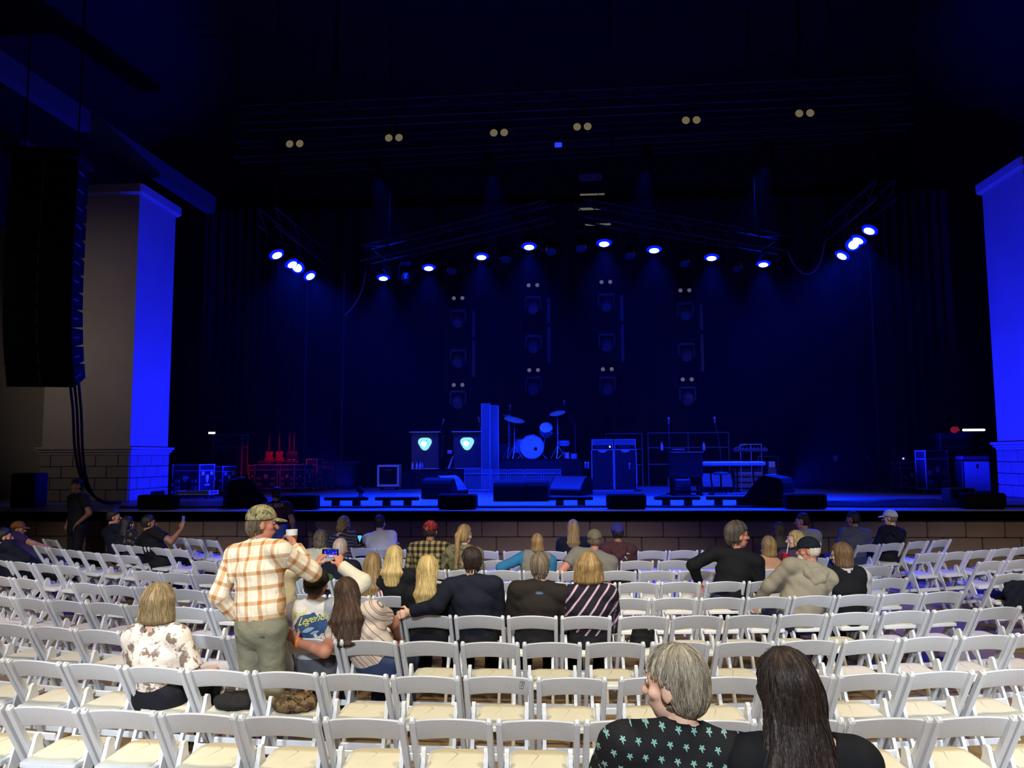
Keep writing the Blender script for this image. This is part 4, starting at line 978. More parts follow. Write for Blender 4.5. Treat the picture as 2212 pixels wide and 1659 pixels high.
# self-glowing slats of the far roof opening, above the middle of the stage
M_slat = mat('pale_roof_slat', rgb(150, 146, 136), 0.7)
t = thing('roof_opening', 'ladder of pale slats, some glowing by themselves, above the truss apex', 'roof louvre', (pt(1285, 430, 27.5).x, 27.5, pt(1285, 430, 27.5).z))
base = Vector(t.location)
for (px0, px1, py, h) in ((1250, 1300, 383, .24), (1253, 1306, 420, .05), (1250, 1308, 451, .07), (1264, 1320, 485, .06)):
    a, b = pt(px0, py, 27.5)-base, pt(px1, py, 27.5)-base
    MB().box((a+b)/2, (b.x-a.x, .05, h)).build('slat', glow('glowing_slat', (.20, .19, .16, 1), .55) if h < .2 else M_slat, t)  # thin slats emit their brightness instead of catching light
for q in range(9):
    a = pt(1252+6*q, 383, 27.45)-base; MB().box(a, (.02, .03, .22)).build('bar', M_matt, t)
tag(MB().cbox((0, 0, 0), (.16, .1, .08), .01).build('blue_status_lamp', glow('status_blue', (.02, .05, 1, 1), 1.0), None, pt(1206, 313, 16.79)), 'tiny bright blue status light under the high truss', 'lamp')
tag(MB().tube([pt(1206, 313, 16.79)+Vector((0, 0, .03)), Vector((pt(1206, 313, 16.79).x, 16.79, 9.86))], .01, 5).build('status_wire', M_cable), 'short wire holding the blue status light', 'cable')
# ---- washes on the scenery, from floor lamps and added spots without fixtures
for sx in (-1, 1):
    spot('pillar_wash', (sx*5.35, 19.6, S+.27), (sx*10.5, 19.1, 4.6), POWER_PILLAR, DEEP, 86, .45, .12)
    t = thing('pillar_uplight', 'small black floor lamp turned to the %s pillar' % ('speaker-column', 'blue-cabinet')[sx > 0], 'stage light', (sx*5.2, 19.6, S))
    MB().cbox((0, 0, .02), (.2, .2, .04), .01).build('base', M_matt, t); MB().lathe([(0, -.10), (.06, -.09), (.085, .08), (.078, .08), (0, .03)], (0, 0, .2), RY(sx*.95), 14).build('head', M_matt, t, smooth=True)
    for sy in (-1, 1): MB().box((0, sy*.095, .12), (.03, .012, .2)).build('yoke_arm', M_matt, t)
spot('added_gear_key', (0, 19.0, 7.2), (-1.1, 25.2, S+1.4), 5200, BLUE, 24, .6, .1)  # unseen spot added to brighten the drum front
spot('added_gear_key', (.3, 19.0, 7.2), (1.6, 23.8, S+.7), 1600, BLUE, 26, .7, .1)  # unseen spot added, aimed at the amplifiers
spot('added_curtain_wash', (-1.0, 21.0, 8.6), (-2.0, 28.9, 5.0), POWER_CURT, DEEP, 44, 1.0, .3)  # unseen spots added to give the back curtain a blue glow
spot('added_curtain_wash', (1.6, 21.0, 8.6), (2.0, 28.9, 5.0), POWER_CURT*.8, DEEP, 44, 1.0, .3)
# ------------------------------------------------------------ people: signed-distance bodies meshed by surface nets
def V3(*a): return np.array(a, float)
def cap_(p0, p1, r0, r1, flat=False): return ('c', V3(*p0), V3(*p1), r0, r1, flat)
def ell(c, r, R=None): return ('e', V3(*c), V3(*r), R)
def tub(p0, p1, a, b, side, cf=1.0): return ('t', V3(*p0), V3(*p1), a, b, V3(*side), cf)
def d_prim(P, p):
    if p[0] == 'c':
        _, a, b, r0, r1, flat = p; ba = b-a; L = np.linalg.norm(ba)+1e-9; w_ = ba/L; q = P-a; s = q@w_; t = np.clip(s/L, 0, 1)
        d = np.linalg.norm(q-t[:, None]*ba, axis=1)-(r0+t*(r1-r0))
        return np.maximum(d, s-L) if flat else d
    if p[0] == 'e':
        _, c, r, R = p; q = P-c
        if R is not None: q = q@R
        k0 = np.linalg.norm(q/r, axis=1)+1e-9; k1 = np.linalg.norm(q/(r*r), axis=1)+1e-9
        return k0*(k0-1)/k1
    _, a, b, A, B, side, cf = p; ba = b-a; L = np.linalg.norm(ba)+1e-9; w_ = ba/L
    s_ = side-w_*(side@w_); s_ /= np.linalg.norm(s_); f_ = np.cross(w_, s_); q = P-a; s = q@w_; t = np.clip(s/L, 0, 1); e = s-t*L
    aa = A[0]+t*(A[1]-A[0]); bb = B[0]+t*(B[1]-B[0]); m = np.minimum(aa, bb)
    return (np.sqrt(((q@s_)/aa)**2+((q@f_)/bb)**2+(e/(m*cf))**2)-1)*m
def smin(a, b, k):
    h = np.clip(.5+.5*(b-a)/k, 0, 1); return b*(1-h)+a*h-k*h*(1-h)
def field(prims, k=.03):
    def f(P):
        d = None
        for p in prims:
            e = d_prim(P, p); d = e if d is None else smin(d, e, k)
        return d
    return f
def bounds(prims, pad):
    lo, hi = np.full(3, 1e9), np.full(3, -1e9)
    for p in prims:
        if p[0] == 'e': r = p[2].max(); ps = [p[1]]
        elif p[0] == 'c': r = max(p[3], p[4]); ps = [p[1], p[2]]
        else: r = max(max(p[3]), max(p[4])); ps = [p[1], p[2]]
        for q in ps: lo = np.minimum(lo, q-r); hi = np.maximum(hi, q+r)
    return lo-pad, hi+pad
def surfnet(f, lo, hi, h):
    n = np.maximum(3, np.ceil((hi-lo)/h).astype(int)+1)
    ax = [lo[i]+h*np.arange(n[i]) for i in range(3)]
    G = np.stack(np.meshgrid(*ax, indexing='ij'), -1).reshape(-1, 3)
    Vv = f(G).reshape(n).astype(np.float32); ins = Vv < 0
    c = n-1; acc = np.zeros(tuple(c)+(3,), np.float32); cnt = np.zeros(tuple(c), np.float32); quads = []
    edges = []
    for a in range(3):
        s0 = [slice(None)]*3; s1 = [slice(None)]*3; s0[a] = slice(0, -1); s1[a] = slice(1, None)
        v0, v1 = Vv[tuple(s0)], Vv[tuple(s1)]; x = (ins[tuple(s0)] != ins[tuple(s1)])
        I = np.argwhere(x); 
        if len(I) == 0: continue
        t = v0[x]/(v0[x]-v1[x]); pos = I.astype(np.float32); pos[:, a] += t
        b, d = [(1, 2), (2, 0), (0, 1)][a]
        for db in (0, -1):
            for dd in (0, -1):
                J = I.copy(); J[:, b] += db; J[:, d] += dd
                ok = (J >= 0).all(1) & (J < c).all(1); K = J[ok]
                np.add.at(acc, tuple(K.T), pos[ok]); np.add.at(cnt, tuple(K.T), 1)
        edges.append((a, b, d, I, v0[x] < 0))
    on = cnt > 0; idx = np.full(tuple(c), -1, int); idx[on] = np.arange(on.sum())
    verts = lo+h*(acc[on]/cnt[on][:, None])
    for a, b, d, I, neg in edges:
        ok = (I[:, b] > 0) & (I[:, d] > 0) & (I[:, b] < n[b]-1) & (I[:, d] < n[d]-1); I = I[ok]; ng = neg[ok]
        def at_(db, dd):
            J = I.copy(); J[:, b] += db; J[:, d] += dd; return idx[tuple(J.T)]
        q = np.stack([at_(-1, -1), at_(0, -1), at_(0, 0), at_(-1, 0)], 1)
        q[~ng] = q[~ng][:, ::-1]; quads.append(q)
    return verts, (np.concatenate(quads) if quads else np.zeros((0, 4), int))
def mesh_obj(name, parts, mats, parent, pat=None):
    """parts: list of (verts, quads, material index)"""
    vs, fs, mi, o = [], [], [], 0
    for v, q, m in parts:
        vs.append(v); fs.append(q+o); mi.append(np.full(len(q), m) if np.isscalar(m) else m); o += len(v)
    v = np.concatenate(vs); q = np.concatenate(fs); mi = np.concatenate(mi)
    me = bpy.data.meshes.new(name); me.vertices.add(len(v)); me.vertices.foreach_set('co', v.astype(np.float32).ravel())
    me.loops.add(q.size); me.loops.foreach_set('vertex_index', q.astype(np.int32).ravel())
    me.polygons.add(len(q)); me.polygons.foreach_set('loop_start', np.arange(0, q.size, 4, dtype=np.int32))
    me.polygons.foreach_set('use_smooth', np.ones(len(q), bool)); me.update(calc_edges=True)
    for x in mats: me.materials.append(x)
    if len(mats) > 1: me.polygons.foreach_set('material_index', mi.astype(np.int32))
    if pat is not None:
        a = me.attributes.new('pat', 'FLOAT_VECTOR', 'POINT'); a.data.foreach_set('vector', pat.astype(np.float32).ravel())
    ob = bpy.data.objects.new(name, me); col.objects.link(ob); ob.parent = parent
    return ob
# ---- cloth, skin and hair surfaces
def cloth(name, c, rough=.85, var=.10, fold=.35):
    if name in _M: return _M[name]
    k = NT(name); x, y, z = k.pat(); f = k.noise(k.pv, 9.0, 3.0)
    k.color(k.mix(f, tuple(v*(1-var) for v in c[:3])+(1,), tuple(min(1, v*(1+var)) for v in c[:3])+(1,)))
    if fold: k.bump(k.noise(k.pv, 14.0, 2.0), fold, .02)
    _M[name] = k.set(rough, spec=.2); return _M[name]
def stripe(k, v, period, width, off=0.0):
    return k.ma('LESS_THAN', k.ma('FRACT', k.ma('ADD', k.ma('DIVIDE', v, period), off)), width)
def plaid(name, base, s1, s2, period, w1, off=0.0, diag=False):
    k = NT(name); x, y, z = k.pat()
    a = stripe(k, x, period, w1, off); b = stripe(k, z, period, w1, off+.2); fine = stripe(k, x, period, .10, off+.55)
    c = k.mix(k.ma('MULTIPLY', a, .75), base, s1); c = k.mix(k.ma('MULTIPLY', b, .7), c, s1); c = k.mix(k.ma('MULTIPLY', k.ma('MULTIPLY', a, b), .8), c, s2)
    c = k.mix(k.ma('MULTIPLY', fine, .25), c, s1)
    k.color(c); k.bump(k.noise(k.pv, 14.0, 2.0), .5, .02); _M[name] = k.set(.85, spec=.15); return _M[name]
def stripes(name, base, s1, period, w_, ax=(1, 0, 0), s2=None, fine=0.0):
    k = NT(name); x, y, z = k.pat(); u = k.ma('ADD', k.ma('MULTIPLY', x, ax[0]), k.ma('MULTIPLY', z, ax[2]))
    u = k.ma('ADD', u, k.ma('MULTIPLY', k.noise(k.pv, 3.0), .02))
    c = k.mix(stripe(k, u, period, w_), base, s1)
    if s2: c = k.mix(stripe(k, u, period*2.3, w_*.6, .4), c, s2)
    k.color(c); k.bump(k.noise(k.pv, 12.0, 2.0), .45, .02); _M[name] = k.set(.85, spec=.15); return _M[name]
def floral(name, base, a, b, scale=9.0):
    k = NT(name); x, y, z = k.pat(); n1 = k.noise(k.pv, scale, 3.0, .6); n2 = k.noise(k.pv, scale*2.2, 3.0, .6)
    c = k.mix(k.ramp(n1, .535, .575), base, a); c = k.mix(k.ma('MULTIPLY', k.ramp(n2, .58, .64), .8), c, b)
    k.color(c); k.bump(k.noise(k.pv, 12.0, 2.0), .35, .02); _M[name] = k.set(.85, spec=.15); return _M[name]
def palms(name, base, leaf):
    k = NT(name); x, y, z = k.pat(); py_, px_ = .046, .052
    rowf = k.ma('DIVIDE', z, py_); row = k.ma('FLOOR', rowf); odd = k.ma('FLOORED_MODULO', row, 2.0)
    u = k.ma('SUBTRACT', k.ma('FRACT', k.ma('ADD', k.ma('DIVIDE', x, px_), k.ma('MULTIPLY', odd, .5))), .5)
    v = k.ma('SUBTRACT', k.ma('FRACT', rowf), .5)
    v2 = k.ma('SUBTRACT', v, .06); r = k.ma('SQRT', k.ma('ADD', k.ma('MULTIPLY', u, u), k.ma('MULTIPLY', v2, v2))); th = k.ma('ARCTAN2', v2, u)
    star = k.ma('MULTIPLY_ADD', k.ma('ABSOLUTE', k.ma('COSINE', k.ma('ADD', k.ma('MULTIPLY', th, 2.5), .8))), .16, .05)
    fr = k.ma('LESS_THAN', r, star)
    tr = k.ma('MULTIPLY', k.ma('LESS_THAN', k.ma('ABSOLUTE', k.ma('ADD', u, k.ma('MULTIPLY', v, .25))), .03), k.ma('MULTIPLY', k.ma('LESS_THAN', v, .08), k.ma('GREATER_THAN', v, -.24)))
    m = k.ma('MAXIMUM', fr, tr); tint = k.noise(k.pv, 25.0)
    k.color(k.mix(m, base, k.mix(tint, leaf, rgb(150, 175, 165)))); k.bump(k.noise(k.pv, 12.0, 2.0), .5, .02); _M[name] = k.set(.8, spec=.2); return _M[name]
def camo(name, a, b, c, scale=16.0):
    k = NT(name); x, y, z = k.pat(); n1 = k.noise(k.pv, scale, 2.0); n2 = k.noise(k.pv, scale*1.7, 4.0, .7)
    k.color(k.mix(k.ramp(n2, .56, .62), k.mix(k.ramp(n1, .48, .56), a, b), c)); k.bump(k.noise(k.pv, 30.0), .3, .01); _M[name] = k.set(.9, spec=.1); return _M[name]
def hairmat(name, a, b, rough=.45):
    if name in _M: return _M[name]
    k = NT(name); x, y, z = k.pat(); sc_ = k.n('ShaderNodeMapping'); k.put(sc_.inputs[0], k.pv); sc_.inputs['Scale'].default_value = (9.0, 1.0, 2.2)
    f = k.noise(sc_.outputs[0], 1.6, 5.0, .75); k.color(k.mix(k.ramp(f, .34, .66), a, b)); k.bump(f, .8, .012); _M[name] = k.set(rough, spec=.35); return _M[name]
def skin(name, c):
    if name in _M: return _M[name]
    k = NT(name); x, y, z = k.pat(); f = k.noise(k.pv, 12.0, 3.0); k.color(k.mix(f, tuple(v*.88 for v in c[:3])+(1,), tuple(min(1, v*1.1) for v in c[:3])+(1,)))
    k.b.inputs['Subsurface Weight'].default_value = .05; k.bump(k.noise(k.pv, 60.0, 2.0), .1, .004); _M[name] = k.set(.55, spec=.35); return _M[name]
SK_MID = skin('skin_warm', rgb(200, 142, 112)); SK_PALE = skin('skin_pale', rgb(222, 176, 150)); SK_RED = skin('skin_ruddy', rgb(196, 130, 104)); SK_DK = skin('skin_tan', rgb(150, 104, 80))
M_eye = mat('eye_white', rgb(225, 222, 215), .3); M_iris = mat('dark_iris', rgb(40, 30, 24), .2); M_lip = mat('lips', rgb(160, 88, 78), .5)
M_lens = mat('glasses_wire', rgb(60, 60, 66), .3, .6); M_band = mat('orange_band', rgb(255, 140, 60), .5); M_shoe = mat('dark_shoe', rgb(40, 38, 40), .6)
JEANS = cloth('blue_jeans', rgb(52, 62, 92)); BLACKT = cloth('black_trousers', rgb(28, 28, 32)); KHAKI = cloth('olive_khaki_trousers', rgb(122, 118, 98), fold=.7); GREYT = cloth('grey_trousers', rgb(90, 90, 96))
def rot(yaw=0, pitch=0, roll=0):
    """columns are the head's own axes; yaw turns left, pitch nods down, roll tips toward the person's right"""
    y, p, r = (math.radians(v) for v in (yaw, pitch, roll))
    return np.array(Matrix.Rotation(y, 3, 'Z') @ Matrix.Rotation(-p, 3, 'X') @ Matrix.Rotation(r, 3, 'Y'))
def hand_prims(wr, d, nrm, s=1.0, curl=.5, side=1, spread=.0):
    """palm, four unequal fingers in two joints and a thumb; d points along the hand, nrm out of the back of the hand"""
    d = d/np.linalg.norm(d); nrm = nrm-d*(nrm@d); nrm /= np.linalg.norm(nrm); u = np.cross(d, nrm)*side
    pc = wr+d*.05*s; out = [tub(wr+d*.012*s, wr+d*.085*s, (.024*s, .040*s), (.016*s, .014*s), u)]
    for i, (o, L) in enumerate(((.030, .070), (.010, .080), (-.010, .074), (-.029, .058))):
        b = wr+d*.088*s+u*o*s; d1 = d*math.cos(curl)-nrm*math.sin(curl)+u*spread*(1.5-i)*.2; d1 /= np.linalg.norm(d1); m_ = b+d1*L*.5*s
        d2 = d*math.cos(curl*2.1)-nrm*math.sin(curl*2.1); e = m_+d2*L*.5*s
        out += [cap_(b-d*.012*s, m_, .0098*s, .0088*s), cap_(m_, e, .0088*s, .0072*s)]
    tb = wr+d*.028*s+u*.026*s; t1 = tb+(d*.55+u*.75-nrm*.35)*.045*s; t2 = t1+(d*.9+u*.15-nrm*.4)*.036*s
    return out+[cap_(tb, t1, .0130*s, .0108*s), cap_(t1, t2, .0105*s, .0085*s)]
def person(label, base, yaw, head, hips=(0, 0, .535), seated=True, sw=.19, bulk=1.0, hd=(0, 0, 0), top=None, sleeve='long', legs=None, skinm=None, hair='short', hm=None, hsz=1.0,
           arms=(None, None), neck_h=.0, h=.02, group=None, hairlen=.3, hairw=.10, hairend=None, capm=None, cap_rot=None, shoe=True, hood=None, collar=None, vest=None, face=False, glasses=False,
           hands=(True, True), knees=None, extra=None, female=False, neckline=0.0, hair_vol=1.0, nape_z=.080, strands=0, tuck=False, brim=True, bare=False):
    """base: floor point under the hips (world); head: world position of the middle of the head"""
    base = Vector(base); t = thing('person', label, 'person', base, yaw, group)
    Minv = Matrix.Rotation(-yaw, 3, 'Z')
    def L_(p): return np.array(Minv @ (Vector(p)-base))
    H = L_(head); HR = rot(*hd); hip = V3(*hips); S_ = hsz
    hp = lambda x, y, z: H+HR@(V3(x, y, z)*S_)
    nb = hp(0, -.015, -.135)+V3(0, -.012, -.045+neck_h)          # base of the neck
    ax = nb-hip; ax /= np.linalg.norm(ax); side = V3(1, 0, 0)-ax*ax[0]; side /= np.linalg.norm(side); fr = np.cross(ax, side)
    if fr[1] < 0: fr = -fr
    ch = nb-ax*.16*S_-fr*.0; wa = hip+ax*.16; b = bulk
    shl = [nb-ax*.045+side*s*sw-fr*.005 for s in (-1, 1)]
    def torso(g):
        wx = (.150 if not female else .140)*b; 
        return [tub(hip-ax*.02, wa, (.155*b+g, wx+g), (.115*b+g, .105*b+g), side, .9), tub(wa, ch, (wx+g, .165*b**.5+g), (.108*b+g, .112*b**.5+g), side),
                tub(ch, nb-ax*.05, (.165*b**.5+g, .10+g), (.110*b**.5+g, .06+g), side, .8), cap_(shl[0]+side*.02, shl[1]-side*.02, .062+g, .062+g),
                cap_(nb+ax*.015, shl[0]*.75+nb*.25, .050+g, .060+g), cap_(nb+ax*.015, shl[1]*.75+nb*.25, .050+g, .060+g)]
    # arms
    arm = []
    for i, s in enumerate((-1, 1)):
        a = arms[i]
        if a is None: a = ((s*(sw+.065), -.01 if seated else -.03, None), (s*.11, .30, .62))
        if a == 'fold': a = ((s*(sw+.07), .04, None), (-s*.06, .24, .80))
        if a == 'side': a = ((s*(sw+.09), -.06, None), (s*(sw+.08), .06, .86))
        el, ha = [list(q) for q in a[:2]]
        if el[2] is None: el[2] = shl[i][2]-.275
        el, ha = V3(*el), V3(*ha)
        L1, L2 = .305, .265; dv = ha-shl[i]; dl = np.linalg.norm(dv); u_ = dv/dl; dl = min(dl, .562); ha = shl[i]+u_*dl
        a0 = (L1*L1-L2*L2+dl*dl)/(2*dl); hg = math.sqrt(max(L1*L1-a0*a0, 0)); nn = (el-shl[i])-u_*((el-shl[i])@u_); nn /= np.linalg.norm(nn)+1e-9
        el = shl[i]+u_*a0+nn*hg
        arm.append((shl[i], el, ha, a[2] if len(a) > 2 else None))
    kk = min(b, 1.15)
    def arm_pr(i, g, r=1.0, u1=1.0, f1=1.0):
        s_, e_, h_, _ = arm[i]; o = []
        if f1 <= 0: o.append(cap_(s_, s_+(e_-s_)*u1, (.054*kk+g), (.043*kk+g+(.010 if g else 0)), g > 0))
        else: o += [cap_(s_, e_, .054*kk+g, .043*kk+g), cap_(e_, e_+(h_-e_)*f1, .043*kk+g, .031+g+(.004 if g else 0), g > 0)]
        return o
    # legs
    if seated: KN = knees or [(-.12, .43, .50), (.12, .43, .50)]; AN = [(k_[0]*1.0, k_[1]-.08, .09) for k_ in KN]
    else: KN = knees or [(-.10, .02, .50), (.10, .02, .50)]; AN = [(-.11, -.02, .09), (.11, -.02, .09)]
    hj = [hip+side*s*.085-ax*.01 for s in (-1, 1)]
    def leg_pr(g):
        o = []
        for i in range(2): o += [cap_(hj[i], KN[i], .086*kk+g, .058+g), cap_(KN[i], AN[i], .056+g, .042+g+(.012 if g else 0), g > 0)]
        return o+[ell(hip, (.15*b+g, .11*b+g, .10+g)), tub(hip-ax*.02, hip+ax*.14, (.155*b+g, .152*b+g), (.115*b+g, .107*b+g), side, .9)]
    # body: trunk and limbs, then the finer head and hands
    toes = [V3(a[0]*1.08, a[1]+.13, .035) for a in AN]
    bp = torso(0)+arm_pr(0, 0)+arm_pr(1, 0)+leg_pr(0)+[cap_(nb-ax*.03, hp(0, -.015, -.06), .052, .050)]+[cap_(V3(*AN[i])-V3(0, 0, .03), toes[i], .034, .026) for i in range(2)]
    parts = []
    lo, hi = bounds(bp, h*2); v, q = surfnet(field(bp, .03), lo, hi, h); parts.append((v, q, 0))
    HRm = HR
    hd_pr = [ell(hp(0, -.012, .022), V3(.074, .094, .098)*S_, HRm), ell(hp(0, .034, -.055), V3(.054, .058, .066)*S_, HRm), ell(hp(0, .050, -.098), V3(.028, .028, .022)*S_, HRm),
             ell(hp(0, .060, .018), V3(.056, .030, .040)*S_, HRm), cap_(hp(0, .088, .010), hp(0, .112, -.030), .010*S_, .0155*S_), ell(hp(0, .088, -.066), V3(.024, .012, .010)*S_, HRm),
             cap_(hp(0, -.022, -.05), nb, .050, .054)]
    for s in (-1, 1): hd_pr += [ell(hp(s*.078, -.008, -.014), V3(.011, .021, .032)*S_, HRm), ell(hp(s*.046, .052, -.024), V3(.024, .026, .022)*S_, HRm)]
    hh = .0105 if h > .015 else .007
    lo, hi = bounds(hd_pr, hh*2); v, q = surfnet(field(hd_pr, .014), lo, hi, hh); parts.append((v, q, 0))
    for i in range(2):
        if not hands[i]: continue
        s_, e_, h_, ho = arm[i]; d = (h_-e_)/np.linalg.norm(h_-e_); s = (-1, 1)[i]
        if ho is None: hdir, hn, curl = d+V3(0, .2, -.3), V3(0, .3, 1), .5
        else: hdir, hn, curl = V3(*ho[0]), V3(*ho[1]), ho[2]
        pr = hand_prims(h_-d*.01, hdir, hn, .98, curl, -s if ho is None or len(ho) < 4 else ho[3])+[cap_(h_-d*.05, h_+d*.01, .031, .027)]
        fh = .006; lo, hi = bounds(pr, fh*2); v, q = surfnet(field(pr, .008), lo, hi, fh); parts.append((v, q, 0))
    bo = mesh_obj('body', parts, [skinm or SK_MID], t, np.concatenate([p[0] for p in parts]))
    # pattern coordinates for a garment: flat across the trunk, wrapped round each sleeve
    def pat_for(v, armpr, trunk):
        dt = field(trunk, .03)(v); out = np.stack([(v-hip)@side, (v-hip)@fr, (v-hip)@ax], 1)
        for i in range(2):
            s_, e_, h_, _ = arm[i]
            for a_, b_, off in ((s_, e_, 0), (e_, h_, np.linalg.norm(e_-s_))):
                w_ = (b_-a_)/np.linalg.norm(b_-a_); da = d_prim(v, cap_(a_, b_, .055, .045)); m = da < dt-.012
                x_ = np.cross(w_, fr); x_ /= np.linalg.norm(x_)+1e-9; y_ = np.cross(w_, x_); r_ = v-a_
                an = np.arctan2(r_@x_, r_@y_); out[m] = np.stack([an*.055+.3*(i+1), r_@y_, -(r_@w_)-off+.4], 1)[m]
                dt = np.where(m, da, dt)
        return out
    def garment(name, m_, prims, k, g_h, cut=None, usepat=True, bumpy=0.0):
        f0 = field(prims, k)
        def f(P):
            d = f0(P)
            if bumpy: d = d+bumpy*np.sin(P[:, 0]*38+P[:, 2]*21)*np.sin(P[:, 1]*31-P[:, 2]*27+1.3)
            return cut(P, d) if cut else d
        lo, hi = bounds(prims, g_h*2); v, q = surfnet(f, lo, hi, g_h)
        return mesh_obj(name, [(v, q, 0)], [m_], t, pat_for(v, None, torso(.01)) if usepat else v)
    gh = h*.8
    if legs is not None:
        garment('trousers', legs, leg_pr(.016), .03, h, lambda P, d: np.maximum(d, (P-hip)@ax-(.13 if not seated else .12)), False, .004)
    if top is not None:
        g = .018
        pr = torso(g)
        for i in range(2):
            if sleeve == 'long': pr += arm_pr(i, .014+.004*kk, 1, 1, .94)
            elif sleeve == 'half': pr += arm_pr(i, .020, 1, .80, 0)
            elif sleeve == 'short': pr += arm_pr(i, .020, 1, .62, 0)
            elif sleeve == 'none': pass
        nk = .060+neckline
        def cut(P, d):
            e = d_prim(P, cap_(nb+ax*.0, nb+ax*.30+fr*.06, nk, nk)); d = np.maximum(d, -e)
            return np.maximum(d, -((P-hip)@ax+(.10 if not tuck else -.06)))
        sh = garment('shirt', top, pr, .035, gh, cut, True, .003)
        if collar:
            pc = [cap_(nb-ax*.005, nb+ax*.036-fr*.004, .074, .067)]
            garment('collar', collar, pc, .01, .005, lambda P, d: np.maximum(np.maximum(np.maximum(d, -(d+.014)), (P-nb)@ax-.036), -((P-nb)@ax+.03)), True)
        if hood:
            q_ = [nb+side*a_*sw*.62-fr*b_-ax*c_ for a_, b_, c_ in ((-.75, -.03, .0), (-.8, .055, .01), (-.55, .105, .07), (0, .118, .13), (.55, .105, .07), (.8, .055, .01), (.75, -.03, .0))]; pc = [cap_(q_[z_], q_[z_+1], .036, .036) for z_ in range(6)]+[ell(nb-fr*.095-ax*.05, (.085, .030, .07))]
            garment('hood', hood, pc, .03, .012, lambda P, d: np.maximum(d, -d_prim(P, ell(nb+ax*.06, (.070, .080, .10)))), True, .003)
        if vest:
            garment('vest', vest, torso(.030), .035, gh, lambda P, d: np.maximum(np.maximum(d, -d_prim(P, cap_(nb, nb+ax*.3, .085, .085))), np.abs((P-nb)@side)-(sw-.01)), True, .003)
    else: sh = None
    if shoe:
        for i in range(2):
            a = V3(*AN[i]); pr = [cap_(a-V3(0, .03, .045), toes[i]+V3(0, .01, .008), .046, .040)]
            v, q = surfnet(lambda P: np.maximum(field(pr)(P), -P[:, 2]+.004), *bounds(pr, .03), .016); mesh_obj('shoe', [(v, q, 0)], [M_shoe], t, v)
    # hair
    def loc(P): return (P-H)@HR/S_
    if hair and hair != 'bald':
        vol = hair_vol; hx = .012*vol
        pr = [ell(hp(0, -.014, .026), V3(.076+hx, .096+hx, .100+hx)*S_, HRm)]
        if hair in ('short', 'side'): pr += [ell(hp(0, -.052, -.035), V3(.066+hx*.7, .054+hx*.7, .070)*S_, HRm)]
        if hair == 'curly': pr = [ell(hp(0, -.018, .012), V3(.098, .112, .118)*S_, HRm), ell(hp(0, -.05, -.07), V3(.09, .075, .08)*S_, HRm)]
        if hair == 'bob': pr += [tub(hp(0, -.022, .03), hp(0, -.022, -.10), (.086*S_*vol, .097*S_*vol), (.098*S_, .094*S_), HRm[:, 0], .5)]
        if hair in ('long', 'pony'):
            pr += [ell(hp(0, -.05, -.03), V3(.078+hx, .066, .085)*S_, HRm)]
            st = hp(0, -.045, .0); en = V3(*hairend) if hairend is not None else st+V3(0, -.075, -hairlen)
            if hair == 'long':
                mid = (st+en)/2+V3(0, -.03, .0)
                sd = V3(1, 0, 0)
                pr += [tub(st, mid, (.085*S_, hairw), (.06, .045), sd), tub(mid, en, (hairw, hairw*.62), (.045, .022), sd, .8)]
            else: pr += [cap_(hp(0, -.10, .03), hp(0, -.135, -.02), .035, .04), cap_(hp(0, -.13, -.02), en, .042, .020)]
        amp = {'curly': .010}.get(hair, .0035); fq = {'curly': 9}.get(hair, 23)
        def hf(P):
            l = loc(P); d = field(pr, .022)(P); th = np.arctan2(l[:, 0], -l[:, 1]-.02)
            wv = np.sin(fq*th+3*np.sin(l[:, 2]*14))*.45+.35*np.sin(fq*1.73*th+1+19*l[:, 2]+2*np.sin(th*5))+.3*np.sin(fq*2.9*th+31*l[:, 2])
            if hair == 'curly': wv = np.sin(l[:, 0]*90)*np.sin(l[:, 1]*90+1)*np.sin(l[:, 2]*80)
            d = d+amp*wv
            face = np.minimum(l[:, 1]-.020, .052+l[:, 1]*.15-l[:, 2])       # in front of the ears and below the hairline
            if hair in ('short', 'side'):
                face = np.minimum(l[:, 1]-.002, .010+.62*l[:, 1]-l[:, 2]); nape = -(l[:, 2]+nape_z+l[:, 1]*.25+.006*np.sin(th*31)+.005*np.sin(th*13+2)); d = d+.016*np.exp(np.maximum(face, nape)/.016); d = np.maximum(d, nape)
                d = np.maximum(d, -(np.linalg.norm((l-V3(0, 0, 0))*V3(1, 1, 1)-np.sign(l[:, :1])*V3(.082, -.004, -.02), axis=1)-.026))
            elif hair == 'bob': face = np.minimum(l[:, 1]-.045, .06-l[:, 2])
            elif hair == 'balding': d = np.maximum(d, l[:, 2]-.075+.5*np.abs(l[:, 1]+.03)); face = np.minimum(l[:, 1]-.0, .058-l[:, 2])
            if capm is not None: d = np.maximum(d, (l[:, 2]-.030-.10*l[:, 1])*S_)
            return np.maximum(d, face*S_)
        g_ = .009 if h > .015 else .0065
        v, q = surfnet(hf, *bounds(pr, .03), g_); l = loc(v)
        ho_ = mesh_obj('hair', [(v, q, 0)], [hm], t, np.stack([np.arctan2(l[:, 0], -l[:, 1]-.02)*.35, l[:, 1], l[:, 2]], 1))
